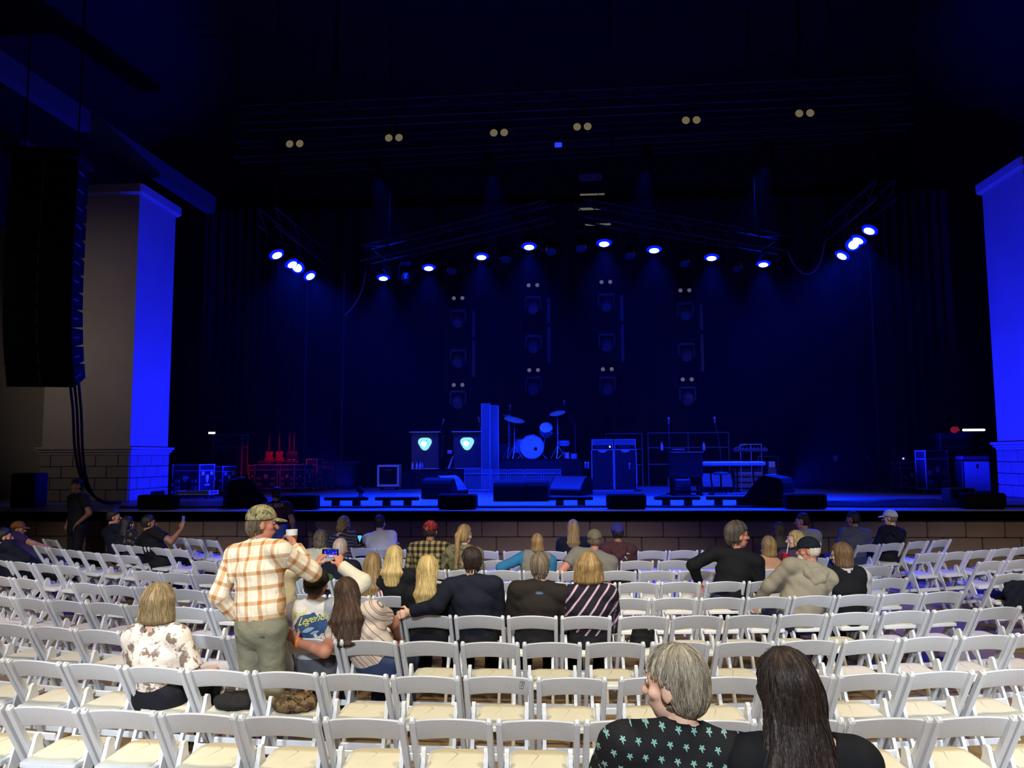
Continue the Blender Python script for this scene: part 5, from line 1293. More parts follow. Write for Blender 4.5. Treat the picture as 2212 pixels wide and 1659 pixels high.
        if strands:
            rs = np.random.RandomState(11); p = v[rs.randint(0, len(v), strands)].astype(float); crown = hp(0, -.03, .12)
            ff = field(pr, .022); n_ = len(p); path = [p]; wob = rs.normal(0, .55, (n_, 3)); ln = rs.uniform(.6, 1.3, (n_, 1))
            for i_ in range(6):
                e_ = 1e-3; g_r = np.stack([ff(p+np.eye(3)[a]*e_)-ff(p-np.eye(3)[a]*e_) for a in range(3)], 1)/(2*e_); g_r /= np.linalg.norm(g_r, axis=1)[:, None]+1e-9
                dn = np.array([0, 0, -1.0])+.55*(p-crown)/(np.linalg.norm(p-crown, axis=1)[:, None]+1e-9)+wob*.35; tg = dn-g_r*(dn*g_r).sum(1)[:, None]*.97; tg /= np.linalg.norm(tg, axis=1)[:, None]+1e-9
                p = p+tg*.016*ln; p = p-g_r*(np.clip(ff(p)-.0025-.0022*rs.rand(n_), -.02, .012))[:, None]*.9; path.append(p)
            path = np.stack(path, 1); k_ = path.shape[1]; tube = []
            rad = np.array([.0012, .0019, .0021, .0020, .0017, .0012, .0004])[:, None]*rs.uniform(.8, 1.35, (n_, 1, 1))
            for a_ in range(3): tube.append(path+rad*np.array([math.cos(a_*2.094), math.sin(a_*2.094), .3*math.cos(a_*2.094+1)])[None, None])
            T = np.stack(tube, 2).reshape(-1, 3); q2 = []
            for i_ in range(k_-1):
                for a_ in range(3):
                    b_ = np.arange(n_)*k_*3+i_*3; q2.append(np.stack([b_+a_, b_+(a_+1) % 3, b_+3+(a_+1) % 3, b_+3+a_], 1))
            lk = loc(np.repeat(path[:, :1], k_*3, 1).reshape(-1, 3)); lz = loc(T)
            keep = np.concatenate(q2); bad = (np.minimum(lz[:, 1]-.006, .012+.62*lz[:, 1]-lz[:, 2]) > 0) | (np.linalg.norm(np.stack([np.abs(lz[:, 0])-.084, lz[:, 1]+.004, lz[:, 2]+.022], 1), axis=1) < .034); keep = keep[~bad[keep].any(1)] if hair in ('short', 'bob', 'curly') else keep[~(lz[keep][:, :, 1] > .03).any(1)]
            mesh_obj('loose_strands', [(T, keep, 0)], [hm], ho_, np.stack([np.arctan2(lk[:, 0], -lk[:, 1]-.02)*.35+rs.uniform(-.03, .03, n_).repeat(k_*3), lk[:, 1], lk[:, 2]], 1))['kind'] = 'stuff'
    if capm is not None:
        CR = HR if cap_rot is None else HR@rot(*cap_rot)
        cl = lambda P: (P-H)@CR/S_
        cp = lambda x, y, z: H+CR@(V3(x, y, z)*S_)
        pr = [ell(cp(0, -.012, .034), V3(.096, .116, .106)*S_, CR)]
        v, q = surfnet(lambda P: np.maximum(np.maximum(field(pr)(P), -(d_prim(P, ell(cp(0, -.012, .030), V3(.088, .108, .098)*S_, CR)))), -(cl(P)[:, 2]-.028-.10*cl(P)[:, 1])*S_), *bounds(pr, .02), .008 if h > .015 else .0065)
        co = mesh_obj('cap', [(v, q, 0)], [capm], t, cl(v))
        if brim:
            pb = [ell(cp(0, .098, .036), V3(.078, .088, .012)*S_, CR)]
            v, q = surfnet(lambda P: np.maximum(field(pb)(P+CR[:, 2]*(1.6*cl(P)[:, :1]**2+.15*np.clip(cl(P)[:, 1:2]-.08, 0, 1))), -(cl(P)[:, 1]-.06)*S_), *bounds(pb, .04), .0065)
            o_ = mesh_obj('brim', [(v, q, 0)], [brim if not isinstance(brim, bool) else capm], co, cl(v))
    if face:
        for s in (-1, 1):
            m = MB(); e = hp(s*.033, .078, .012); m.lathe([(0, -.012), (.008, -.009), (.012, 0), (.008, .009), (0, .012)], e, n=10); o = m.build('eye', M_eye, t, smooth=True)
            MB().lathe([(0, -.006), (.005, -.004), (.006, 0), (.005, .004), (0, .006)], hp(s*.033, .0875, .012), n=8).build('iris', M_iris, o)
            MB().tube([hp(s*.018, .094, .034), hp(s*.034, .094, .040), hp(s*.052, .080, .034)], .0045, 5).build('eyebrow', hm or M_iris, t)
        MB().tube([hp(-.024, .088, -.066), hp(0, .0985, -.064), hp(.024, .088, -.066)], .0055, 6).build('lips', M_lip, t)
    if glasses:
        m = MB()
        for s in (-1, 1):
            m.tube([hp(s*(.034+.026*math.cos(a)), .100, .008+.020*math.sin(a)) for a in np.linspace(0, 2*PI, 15)], .002, 5)
            m.tube([hp(s*.060, .098, .012), hp(s*.082, .03, .010), hp(s*.084, -.01, .0)], .002, 5)
        m.tube([hp(-.009, .104, .012), hp(.009, .104, .012)], .002, 5); m.build('glasses', M_lens, t)
    ctx = dict(t=t, H=H, hp=hp, nb=nb, ax=ax, side=side, fr=fr, hip=hip, arm=arm, L_=L_, shirt=sh, torso=torso, HR=HR)
    if extra: extra(ctx)
    return ctx
def wristband(c, i, u=.93, m_=None):
    s_, e_, h_, _ = c['arm'][i]; w_ = Vector((h_-e_)/np.linalg.norm(h_-e_)); p = Vector(e_+(h_-e_)*u)
    m = MB(); R = w_.to_track_quat('Z', 'Y').to_matrix(); m.lathe([(.036, -.011), (.041, -.011), (.041, .011), (.036, .011), (.036, -.011)], p, R, 18, cap=False); return m.build('wristband', m_ or M_band, c['t'], smooth=True)
def seat(k, x, back=.225, dz=0.0):
    """hip point on the floor, and facing, of someone sitting in row k with the chair's middle at x"""
    p, th = row_point(k, x); f = Vector((-math.sin(th), math.cos(th), 0)); return p+f*back, th
def sit(label, k, px, hx, hy, dy=.02, turn=0.0, **kw):
    """someone in row k: px is where the trunk shows in the photograph, hx, hy where the head does"""
    Y = ROWS[k][0][1]-ROWS[k][0][2]+.2
    for _ in range(4):
        x = pt(px, 1200, Y).x; p, th = seat(k, x); Y = p.y
    return person(label, p, th+math.radians(turn), pt(hx, hy, p.y+dy), **kw)
def project_text(ctx, body, size, u0, v0, matl, name, shear=0.0, spacing=1.0, rise=0.0, parent=None):
    """lettering laid on the back of a shirt"""
    cu = bpy.data.curves.new(name, 'FONT'); cu.body = body; cu.size = size; cu.shear = shear; cu.space_character = spacing; cu.resolution_u = 2; cu.align_x = 'CENTER'
    to = bpy.data.objects.new(name, cu); col.objects.link(to)
    dg = bpy.context.evaluated_depsgraph_get(); me = bpy.data.meshes.new_from_object(to.evaluated_get(dg)); bpy.data.objects.remove(to)
    import bmesh
    b = bmesh.new(); b.from_mesh(me); bmesh.ops.triangulate(b, faces=b.faces[:]); bmesh.ops.subdivide_edges(b, edges=b.edges[:], cuts=1, use_grid_fill=True); b.to_mesh(me); b.free()
    lay_on_back(ctx, me, u0, v0, rise); o = bpy.data.objects.new(name, me); col.objects.link(o); o.parent = parent or ctx['t']; me.materials.append(matl); return o
def lay_on_back(ctx, me, u0, v0, rise=0.0, off=.004):
    n = len(me.vertices); co = np.zeros(n*3, np.float32); me.vertices.foreach_get('co', co); co = co.reshape(-1, 3)
    u = co[:, 0]+u0; v = co[:, 1]+v0+rise*co[:, 0]
    f = field(ctx['torso'](.018), .035); P = ctx['hip']+ctx['side']*u[:, None]+ctx['ax']*v[:, None]-ctx['fr']*.4
    for _ in range(40): P = P+ctx['fr']*np.clip(f(P)-off, -.02, .05)[:, None]
    me.vertices.foreach_set('co', P.astype(np.float32).ravel()); me.update()
# ------------------------------------------------------------ the people in the photograph
H_BLOND = hairmat('blond_hair', rgb(150, 118, 62), rgb(226, 200, 136)); H_BRBL = hairmat('brown_blond_hair', rgb(84, 62, 40), rgb(178, 146, 92)); H_BROWN = hairmat('brown_hair', rgb(44, 30, 24), rgb(92, 66, 48))
H_DARK = hairmat('dark_brown_hair', rgb(26, 18, 16), rgb(58, 42, 34)); H_GREY = hairmat('grey_hair', rgb(84, 76, 66), rgb(186, 172, 146)); H_WHITE = hairmat('white_hair', rgb(180, 168, 146), rgb(236, 226, 204)); H_BOB = hairmat('ash_blond_hair', rgb(112, 92, 62), rgb(164, 140, 100))
H_BLK = hairmat('black_hair', rgb(18, 16, 18), rgb(40, 36, 36)); H_SALT = hairmat('salt_brown_hair', rgb(70, 58, 46), rgb(130, 114, 94))
NAVY = cloth('navy_cloth', rgb(20, 22, 35)); BLACKC = cloth('black_cloth', rgb(19, 19, 22)); BRBLK = cloth('brown_black_jacket', rgb(32, 27, 24)); BEIGE = cloth('beige_hoodie', rgb(146, 136, 116)); GREYC = cloth('grey_tee', rgb(122, 118, 108))
WHITEC = cloth('white_tee', rgb(200, 196, 200)); CREAM = cloth('cream_knit', rgb(206, 198, 176)); PEACH = cloth('peach_top', rgb(178, 132, 104)); TEAL = cloth('teal_fleece', rgb(46, 110, 150)); MAROON = cloth('maroon_jacket', rgb(70, 42, 46))
OLIVEC = camo('olive_camo', rgb(120, 114, 84), rgb(84, 82, 60), rgb(60, 56, 46)); SLATE = cloth('slate_tee', rgb(78, 80, 96)); PURPLE = cloth('purple_tee', rgb(60, 46, 96))
# the couple in front sit on the raised step
Z0 = .17
for i, (px, lab) in enumerate(((1440, 'white folding chair under the grey-haired man in the dark leaf-print shirt'), (1722, 'white folding chair under the long-haired woman in black'))):
    o = put_chair(pt(px, 1500, 2.57).xy.to_3d(), math.radians(0), lab, None, Z0)
    if 'group' in o: del o['group']
PALM = palms('palm_print_shirt', rgb(25, 24, 26), rgb(92, 158, 150))
b1 = pt(1440, 1500, 2.80); person('grey-haired man in a black shirt printed with small teal palm trees', (b1.x, b1.y, Z0), 0, pt(1456, 1478, 2.83), top=PALM, sleeve='half', sw=.205, bulk=1.12, hd=(58, 4, 0), hair='short', hm=H_GREY, hsz=1.0,
    skinm=SK_PALE, h=.011, face=True, collar=PALM, legs=JEANS, hair_vol=1.25, nape_z=.098, strands=900, arms=(((-.30, .0, None), (-.16, .30, .63)), ((.30, .0, None), (.16, .30, .63))))
b2 = pt(1718, 1500, 2.80); b2h = pt(1700, 1492, 2.82)
person('woman in black with very long dark brown hair, beside the palm-print shirt', (b2.x, b2.y, Z0), 0, b2h, top=BLACKC, sleeve='half', sw=.19, bulk=1.02, female=True, hd=(10, 12, -6), hair='long', hm=H_DARK, skinm=SK_PALE, h=.011,
    legs=BLACKT, hairend=(-.03, -.20, .60), hairw=.135, hair_vol=1.7, neckline=.055, strands=900)
# standing drinker in plaid
PLAID = plaid('tan_plaid_shirt', rgb(228, 214, 190), rgb(190, 138, 84), rgb(164, 104, 56), .105, .26, .15)
CAMO = camo('camo_cap_cloth', rgb(146, 136, 100), rgb(112, 104, 74), rgb(58, 56, 46), 26.0)
b3 = pt(566, 1300, 5.78)
def p3x(c):
    m = MB(); 
    for i in range(33):
        a = 2*PI*i/32
    ring = []
    t_ = c['t']; hip, ax, sd, fr = c['hip'], c['ax'], c['side'], c['fr']
    pts_ = [Vector(hip+ax*.085+sd*.172*math.cos(a)+fr*.130*math.sin(a)) for a in np.linspace(0, 2*PI, 33)]
    R = []
    for p_ in pts_:
        o = (p_-Vector(hip+ax*.085)).normalized()
        R.append([p_+Vector((0, 0, -.02)), p_+Vector((0, 0, .02)), p_+o*.006+Vector((0, 0, .02)), p_+o*.006+Vector((0, 0, -.02))])
    m.loft(R, cap=False); m.build('belt', mat('brown_belt', rgb(52, 36, 26), .5), t_)
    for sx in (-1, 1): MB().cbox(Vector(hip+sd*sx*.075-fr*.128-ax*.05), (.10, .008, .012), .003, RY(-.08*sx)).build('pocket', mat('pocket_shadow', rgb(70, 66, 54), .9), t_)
c3 = person('standing man in a tan plaid shirt and camouflage cap drinking from a cup', b3.xy.to_3d(), math.radians(-18), pt(567, 1130, 5.84), hips=(0, 0, .95), seated=False, sw=.21, bulk=1.18, top=PLAID, sleeve='long', legs=KHAKI, skinm=SK_RED,
    hair='short', hm=H_SALT, strands=300, capm=CAMO, hd=(-44, 4, 0), h=.012, face=True, collar=PLAID, tuck=True,
    arms=(((-.31, -.03, 1.18), (-.255, .07, .96), ((.3, .5, -.8), (-1, 0, .1), .8)), ((.36, .20, 1.24), (.085, .25, 1.52), ((-.5, .1, .85), (.8, -.2, .3), .9))), extra=p3x)
hw = c3['arm'][1][2]; hwv = Matrix.Rotation(math.radians(-18), 3, 'Z') @ Vector(hw) + b3.xy.to_3d()
t = thing('beer_cup', 'clear plastic cup with pale foam held to the mouth of the plaid man', 'cup', hwv+Vector((-.035, .045, -.02)))
MB().lathe([(0, 0), (.032, 0), (.043, .095), (0, .095)], n=18).build('drink', mat('amber_beer', rgb(120, 78, 36), .3), t, smooth=True)
MB().lathe([(0, .094), (.0435, .094), (.0445, .135), (.041, .135), (0, .128)], n=18).build('foam', M_white, t, smooth=True)
# seated man holding a phone up
FISH = None
k = NT('grey_print_shirt'); x, y, z = k.pat(); f = k.noise(k.pv, 5.0, 3.0); sidem = k.ma('GREATER_THAN', k.ma('ABSOLUTE', k.ma('ADD', x, .01)), k.ma('ADD', .105, k.ma('MULTIPLY', f, .05)))
low = k.ma('LESS_THAN', z, .15); c = k.mix(k.ma('MULTIPLY', sidem, .85), rgb(214, 208, 202), rgb(132, 134, 146)); c = k.mix(low, c, k.mix(f, rgb(150, 160, 176), rgb(190, 198, 206)))
arm_m = k.ma('GREATER_THAN', x, .2); c = k.mix(arm_m, c, rgb(216, 208, 184)); k.color(c); k.bump(k.noise(k.pv, 12.0), .4, .02); SHIRT4 = k.set(.85, spec=.15)
k = NT('green_cap_cloth'); k.color(rgb(58, 84, 58)); GCAP = k.set(.9, spec=.1)
DKCAP = camo('dark_mesh_cap', rgb(46, 38, 30), rgb(34, 30, 26), rgb(62, 52, 40), 40.0)
p4, th4 = seat(2, pt(676, 1300, 6.3).x, .24)
M_y = mat('yellow_lettering', rgb(214, 206, 84), .7); M_bl = mat('blue_fish_print', rgb(46, 74, 116), .8, var=.5, scale=14)
def p4x(c):
    import bmesh
    b = bmesh.new(); bmesh.ops.create_grid(b, x_segments=36, y_segments=22, size=.5)
    for v_ in list(b.verts):
        x_, y_ = v_.co.x*2, v_.co.y*2
        if x_*x_+y_*y_*(1.0 if y_ > 0 else .8)+.12*math.sin(7*x_+3*y_) > 1: b.verts.remove(v_)
    for v_ in b.verts: v_.co.x *= .30; v_.co.y *= .19
    me = bpy.data.meshes.new('fish_print'); b.to_mesh(me); b.free(); lay_on_back(c, me, 0.01, .315, 0, .0025); o = bpy.data.objects.new('fish_print', me); col.objects.link(o); o.parent = c['shirt']; me.materials.append(M_bl)
    project_text(c, 'Reel', .062, -.085, .392, M_y, 'lettering', .45, .95, .15, c['shirt']); project_text(c, 'Legends', .082, .03, .338, M_y, 'lettering', .45, .92, .12, c['shirt'])
    for i, (u_, v_, s_) in enumerate(((.0, .285, .10), (.05, .26, .07))):
        b = bmesh.new(); bmesh.ops.create_grid(b, x_segments=12, y_segments=6, size=.5)
        for q in b.verts: q.co.x *= s_; q.co.y *= s_*.35*(1-(q.co.x/(s_*.55))**2)
        me = bpy.data.meshes.new('fish'); b.to_mesh(me); b.free(); lay_on_back(c, me, u_, v_, .2, .0045); o = bpy.data.objects.new('fish', me); col.objects.link(o); o.parent = c['shirt']; me.materials.append(mat('pale_fish', rgb(150, 170, 190), .7))
    wristband(c, 1)
    for s in (-1,):
        MB().cbox(Vector(c['hp'](-.095, -.02, -.035)), (.02, .05, .035), .008).build('sunglasses_lens', M_lens, c['t']); MB().tube([c['hp'](-.098, -.03, -.02), c['hp'](-.085, .03, -.005), c['hp'](-.07, .08, .0)], .005, 5).build('sunglasses_arm', M_white, c['t'])
h4 = pt(684, 1262, p4.y+.02)
PH = pt(713, 1197, p4.y+.30)
def loc4(p): return tuple(Matrix.Rotation(-th4, 3, 'Z') @ (p-p4))
c4 = person('seated man in a printed fishing shirt and green-brimmed cap holding up a phone', p4, th4, h4, top=SHIRT4, sleeve='long', legs=GREYT, skinm=SK_RED, hair='short', hm=H_DARK, capm=DKCAP, hd=(-14, -12, 14), brim=GCAP, h=.012, sw=.20, bulk=1.08,
    arms=((loc4(pt(630, 1270, p4.y+.10)), loc4(PH+Vector((-.105, -.06, -.085))), ((.42, .5, .75), (-.55, -.75, .35), .45, 1)), (loc4(pt(800, 1290, p4.y+.10)), loc4(PH+Vector((.105, -.06, -.085))), ((-.42, .5, .75), (.55, -.75, .35), .45, -1))), extra=p4x)
pc = PH+Vector((0, .0, .005)); t = thing('phone', 'phone held sideways showing the blue stage on its screen', 'phone', pc, th4)
MB().cbox((0, .006, 0), (.148, .009, .074), .004).build('case', M_matt, t)
k = NT('phone_screen'); f = k.obj(); s_ = k.n('ShaderNodeSeparateXYZ'); k.put(s_.inputs[0], f); n_ = k.noise(f, 60.0, 3.0)
cc = k.mix(k.ramp(s_.outputs[2], -.014, -.010), (.55, .62, 1.0, 1), k.mix(k.ramp(n_, .55, .7), (.004, .01, .55, 1), (.25, .3, 1.0, 1)))
k.color((0, 0, 0, 1)); k.put(k.b.inputs['Emission Color'], cc); k.b.inputs['Emission Strength'].default_value = .9; M_scr = k.set(.3)
MB().box((.004, .0005, 0), (.116, .003, .064)).build('screen', M_scr, t)
# woman leaning against him
ST5 = stripes('cream_striped_blouse', rgb(206, 188, 170), rgb(120, 104, 98), .042, .14, (1, 0, .25), rgb(170, 130, 120))
p5, th5 = seat(2, pt(812, 1300, 6.2).x, .24); h5 = pt(752, 1284, p5.y+.0)
def loc5(p): return tuple(Matrix.Rotation(-th5, 3, 'Z') @ (p-p5))
c5 = person('long-haired woman in a cream striped blouse leaning over with an arm round him', p5, th5, h5, top=ST5, sleeve='short', legs=JEANS, female=True, skinm=SK_RED, hair='long', hm=H_BROWN, hd=(8, 10, -18), h=.012, sw=.19, bulk=1.12,
    hairend=loc5(pt(752, 1392, p5.y-.22)), hairw=.125, hair_vol=1.5, neckline=.02, strands=700, arms=((loc5(pt(692, 1420, p5.y-.42)), loc5(pt(640, 1387, p5.y-.24)), ((-.7, .3, .45), (-.2, -1, .3), .3)), ((.16, .30, .80), (.02, .40, .68))), extra=lambda c: wristband(c, 0, .90))
# seated bob
FLOR = floral('cream_floral_top', rgb(222, 206, 190), rgb(124, 106, 92), rgb(150, 140, 130), 11.0)
sit('woman with a smooth ash-blond bob and a cream floral top', 1, 345, 345, 1302, top=FLOR, sleeve='half', legs=BLACKT, female=True, hair='bob', hm=H_BOB, skinm=SK_PALE, sw=.19, bulk=1.08, h=.012, hair_vol=1.3, hsz=1.06, neckline=.02, strands=500,
    arms=(((-.26, .0, None), (-.12, .3, .62)), ((.27, .05, None), (.24, .30, .64))), turn=-4)
# row of four further on
c7 = sit('woman with long pale blond hair in a dark top beside the navy jacket man', 3, 925, 925, 1231, top=BLACKC, legs=BLACKT, female=True, hair='long', hm=H_BLOND, skinm=SK_PALE, h=.014, hairlen=.40, hairw=.095, hair_vol=1.3, strands=450, sw=.175)
p8, th8 = seat(3, pt(1026, 1300, 7.4).x); 
def loc8(p): return tuple(Matrix.Rotation(-th8, 3, 'Z') @ (p-p8))
person('man in a navy jacket with his arm along the next chair back', p8, th8, pt(1018, 1212, p8.y+.02), top=NAVY, legs=BLACKT, hair='short', hm=H_DARK, strands=350, skinm=SK_PALE, h=.014, sw=.215, bulk=1.15, hd=(22, 0, 0), collar=NAVY,
    arms=((loc8(pt(940, 1306, p8.y-.26)), loc8(pt(884, 1322, p8.y-.26)), ((-1, .1, -.3), (0, -1, .3), .4)), None))
sit('grey-haired man in a brown-black jacket with a small blue back logo', 3, 1158, 1166, 1224, top=BRBLK, legs=BLACKT, hair='short', hm=H_SALT, strands=350, skinm=SK_PALE, h=.014, sw=.215, bulk=1.2, collar=mat('white_collar', rgb(200, 196, 190), .8),
    extra=lambda c: (lambda me: (lay_on_back(c, me, 0, .43), (lambda o: (col.objects.link(o), setattr(o, 'parent', c['shirt']), me.materials.append(mat('blue_logo', rgb(50, 74, 104), .7))))(bpy.data.objects.new('back_logo', me))))(MB().add([(-.035, -.008, 0), (-.01, -.012, 0), (.035, -.008, 0), (.03, .010, 0), (0, .013, 0), (-.03, .010, 0)], [(0, 1, 4, 5), (1, 2, 3, 4)]).mesh('back_logo')))
ST10 = stripes('black_pink_striped_top', rgb(30, 26, 34), rgb(176, 148, 164), .078, .22, (.80, 0, -.62))
sit('woman with wavy brown-blond hair in a black top with slanting pink stripes', 3, 1275, 1271, 1226, top=ST10, legs=BLACKT, female=True, hair='bob', hm=H_BRBL, skinm=SK_PALE, h=.014, sw=.19, bulk=1.1, hair_vol=1.3, hsz=1.08, strands=500)
# the pair behind the raised phone
ST11 = stripes('pink_striped_shirt', rgb(204, 190, 192), rgb(128, 72, 84), .060, .30, (1, 0, .1), rgb(90, 92, 120))
sit('woman with long brown-blond hair in a pink striped shirt', 4, 822, 806, 1222, top=ST11, legs=JEANS, female=True, hair='long', hm=H_BRBL, skinm=SK_PALE, h=.015, hairlen=.42, hairw=.105, hair_vol=1.3, sw=.18)
sit('woman with straight cut honey-blond hair in a black top', 4, 872, 853, 1206, top=BLACKC, legs=BLACKT, female=True, hair='long', hm=H_BLOND, skinm=SK_PALE, h=.015, hairlen=.26, hairw=.11, hair_vol=1.3, sw=.18, dy=.0)
sit('pale-haired elderly man in a navy shirt, seen below the raised phone', 5, 737, 736, 1186, top=NAVY, legs=BLACKT, hair='short', hm=hairmat('pinkish_white_hair', rgb(170, 140, 124), rgb(212, 190, 172)), skinm=SK_RED, h=.018, hair_vol=.8)
sit('elderly person with short curly grey-brown hair in a cream sweater', 6, 686, 693, 1164, top=CREAM, legs=GREYT, hair='curly', hm=H_SALT, skinm=SK_MID, h=.018, hsz=.95, hd=(15, 5, 0))
# further rows
DARKPR = stripes('dark_zigzag_print', rgb(58, 52, 60), rgb(120, 118, 130), .05, .25, (.4, 0, .9))
c20 = sit('woman with pinned-up brown hair and a dark zigzag top looking at a phone', 8, 748, 744, 1132, top=DARKPR, legs=BLACKT, female=True, hair='curly', hm=H_BRBL, skinm=SK_PALE, h=.02, hd=(-25, 12, 0), neckline=.02, arms=(None, ((.26, .06, None), (.22, .30, .80))))
t = thing('lit_phone', 'small phone glowing cyan beside the woman in the zigzag top', 'phone', pt(777, 1163, 12.25), math.radians(10)); MB().cbox((0, 0, 0), (.075, .009, .15), .004).build('case', M_matt, t); MB().prism([(-.03, .045), (.03, .045), (.03, .02), (0, -.06), (-.03, .02)], .003, (0, -.0062, 0)).build('screen', glow('cyan_screen', (.12, .6, .9, 1), 1.1), t)
sit('man with cropped hair in a plain white tee leaning forward', 8, 816, 821, 1130, top=WHITEC, sleeve='short', legs=JEANS, hair='short', hm=H_DARK, skinm=SK_PALE, h=.02, sw=.22, bulk=1.15, dy=.12, arms=('fold', 'fold'))
PL13 = plaid('yellow_black_plaid', rgb(150, 132, 84), rgb(34, 30, 30), rgb(18, 18, 20), .075, .48)
REDCAP = camo('red_cap_cloth', rgb(120, 24, 30), rgb(96, 18, 26), rgb(190, 140, 130), 40.0)
sit('man in a dark red cap and yellow-black plaid shirt', 6, 926, 930, 1147, top=PL13, legs=JEANS, hair='short', hm=H_DARK, skinm=SK_DK, capm=REDCAP, h=.018, sw=.22, bulk=1.15, brim=True, arms=(((-.28, .0, None), (-.30, .26, .66)), None))
sit('woman with a low blond ponytail in an olive camouflage jacket', 6, 993, 1004, 1155, top=OLIVEC, legs=JEANS, female=True, hair='pony', hm=H_BRBL, skinm=SK_PALE, h=.018, hd=(-28, 8, 0), sw=.20, hairend=(-.02, -.20, .80), arms=(((-.30, .0, None), (-.28, .25, .68)), None))
sit('short-haired blond child in a teal and grey fleece', 6, 1150, 1161, 1172, top=TEAL, legs=JEANS, hair='bob', hm=H_BRBL, skinm=SK_PALE, h=.018, hsz=.9, sw=.185, dy=.08, vest=GREYC, arms=(((-.33, .04, .80), (-.36, .2, .72)), None))
sit('broad man in a grey tee and olive cap hunched toward the stage', 6, 1268, 1284, 1166, top=GREYC, sleeve='short', legs=JEANS, hair='short', hm=H_SALT, skinm=SK_RED, capm=cloth('faded_cap', rgb(110, 104, 84)), h=.018, sw=.23, bulk=1.3, dy=.14, brim=True, arms=(((-.34, .06, None), (-.30, .24, .66)), None))
sit('person with very long ringlet hair in a dark top', 8, 1240, 1238, 1141, top=NAVY, legs=BLACKT, female=True, hair='long', hm=H_BRBL, skinm=SK_PALE, h=.02, hairlen=.42, hairw=.10, hd=(0, 8, 0))
def p18x(c):
    m = MB()
    for i in range(7):
        a = i*2*PI/7; p0 = Vector((0, 0, 0)); m.add([(0, 0, 0), (.05*math.cos(a-.2), .05*math.sin(a-.2), 0), (.11*math.cos(a), .11*math.sin(a), 0), (.05*math.cos(a+.2), .05*math.sin(a+.2), 0)], [(0, 1, 2, 3)])
    me = m.mesh('flower_print'); lay_on_back(c, me, .05, .34); o = bpy.data.objects.new('flower_print', me); col.objects.link(o); o.parent = c['shirt']; me.materials.append(M_sten); o['kind'] = 'stuff'
sit('person in a purple knit hat and brown jacket with a white flower print', 7, 1335, 1334, 1151, top=MAROON, legs=BLACKT, hair='short', hm=H_BLK, skinm=SK_DK, capm=cloth('purple_knit', rgb(52, 44, 120)), brim=False, h=.018, sw=.19, extra=p18x, hood=MAROON)
# the talkers on the keyboard side
p24, th24 = seat(5, pt(1580, 1250, 9.3).x)
person('dark-haired man with glasses in a black sweater, turned sideways toward his neighbours', p24, th24+math.radians(-20), pt(1593, 1156, p24.y+.05), top=BLACKC, legs=JEANS, hair='short', hm=hairmat('grizzled_dark_hair', rgb(44, 40, 42), rgb(104, 92, 80)), skinm=SK_RED, h=.014, hd=(-58, 0, 0),
    face=True, glasses=True, strands=350, sw=.24, bulk=1.2, hsz=1.22, hair_vol=1.5, arms=(((-.36, -.06, 0.92), (-.34, .06, .72)), ((.32, .10, None), (.20, .3, .75))))
sit('child with light brown hair in a peach top', 6, 1656, 1660, 1180, top=PEACH, sleeve='half', legs=JEANS, female=True, hair='bob', hm=H_BRBL, skinm=SK_PALE, h=.018, sw=.17, hsz=1.0, arms=(((-.26, .02, None), (-.1, .25, .75)), ((.22, .12, None), (.2, .32, .9))))
t = thing('red_cup', 'red drinks cup with a white straw beside the peach-topped child', 'cup', pt(1697, 1216, 10.2)); MB().lathe([(0, 0), (.032, 0), (.045, .12), (.041, .12), (.03, .01), (0, .008)], n=16).build('cup', mat('red_plastic', rgb(170, 20, 34), .4), t, smooth=True); MB().tube([(0, 0, .02), (.045, 0, .25)], .006, 6).build('straw', M_white, t)
sit('woman with long black-brown hair in a navy top against the stage wall', 7, 1676, 1681, 1148, top=NAVY, legs=BLACKT, female=True, hair='long', hm=H_DARK, skinm=SK_PALE, h=.018, hairlen=.40, hairw=.11, hair_vol=1.2)
sit('bearded dark-haired man in a pale grey tee against the stage wall', 8, 1752, 1733, 1126, top=cloth('pale_grey_tee', rgb(150, 148, 148)), sleeve='short', legs=JEANS, hair='short', hm=H_DARK, skinm=SK_MID, h=.02, hd=(45, 5, 0), sw=.21, face=True)
sit('blond woman with bare face turned toward the man in the black cap', 6, 1722, 1717, 1166, top=cloth('plum_top', rgb(66, 50, 76)), legs=BLACKT, female=True, hair='curly', hm=H_BLOND, skinm=SK_PALE, h=.018, hd=(70, 0, 0), face=True, hsz=.95)
BLKCAP = cloth('black_cap_cloth', rgb(22, 26, 34))
def p29x(c):
    MB().cbox(Vector(c['hp'](.0, -.132, .055)), (.07, .006, .028), .003, Matrix(c['HR'].tolist())).build('cap_logo', M_sten, c['t']); MB().lathe([(0, -.05), (.04, -.045), (.055, 0), (.04, .05), (0, .06)], Vector(c['hp'](0, .07, -.095)), n=14).build('beard', H_WHITE, c['t'], smooth=True)
sit('white-bearded man in a black cap and beige hoodie leaning to one side', 4, 1726, 1745, 1188, top=BEIGE, legs=JEANS, hair='short', hm=H_WHITE, skinm=SK_RED, capm=BLKCAP, h=.014, hd=(62, 6, 0), sw=.24, bulk=1.35, hood=BEIGE, face=True, hair_vol=1.6, extra=p29x,
    arms=(((-.42, .0, None), (-.30, .28, .66)), ((.28, .05, None), (.12, .3, .66))))
sit('woman with a brown bob, white sleeves and a black vest', 4, 1834, 1817, 1199, top=cloth('white_sleeves', rgb(176, 170, 168)), legs=BLACKT, female=True, hair='bob', hm=hairmat('chestnut_hair', rgb(66, 46, 30), rgb(128, 96, 62)), skinm=SK_PALE, h=.014, hd=(40, 4, 0), vest=BLACKC, glasses=True, face=True, sw=.20, bulk=1.15)
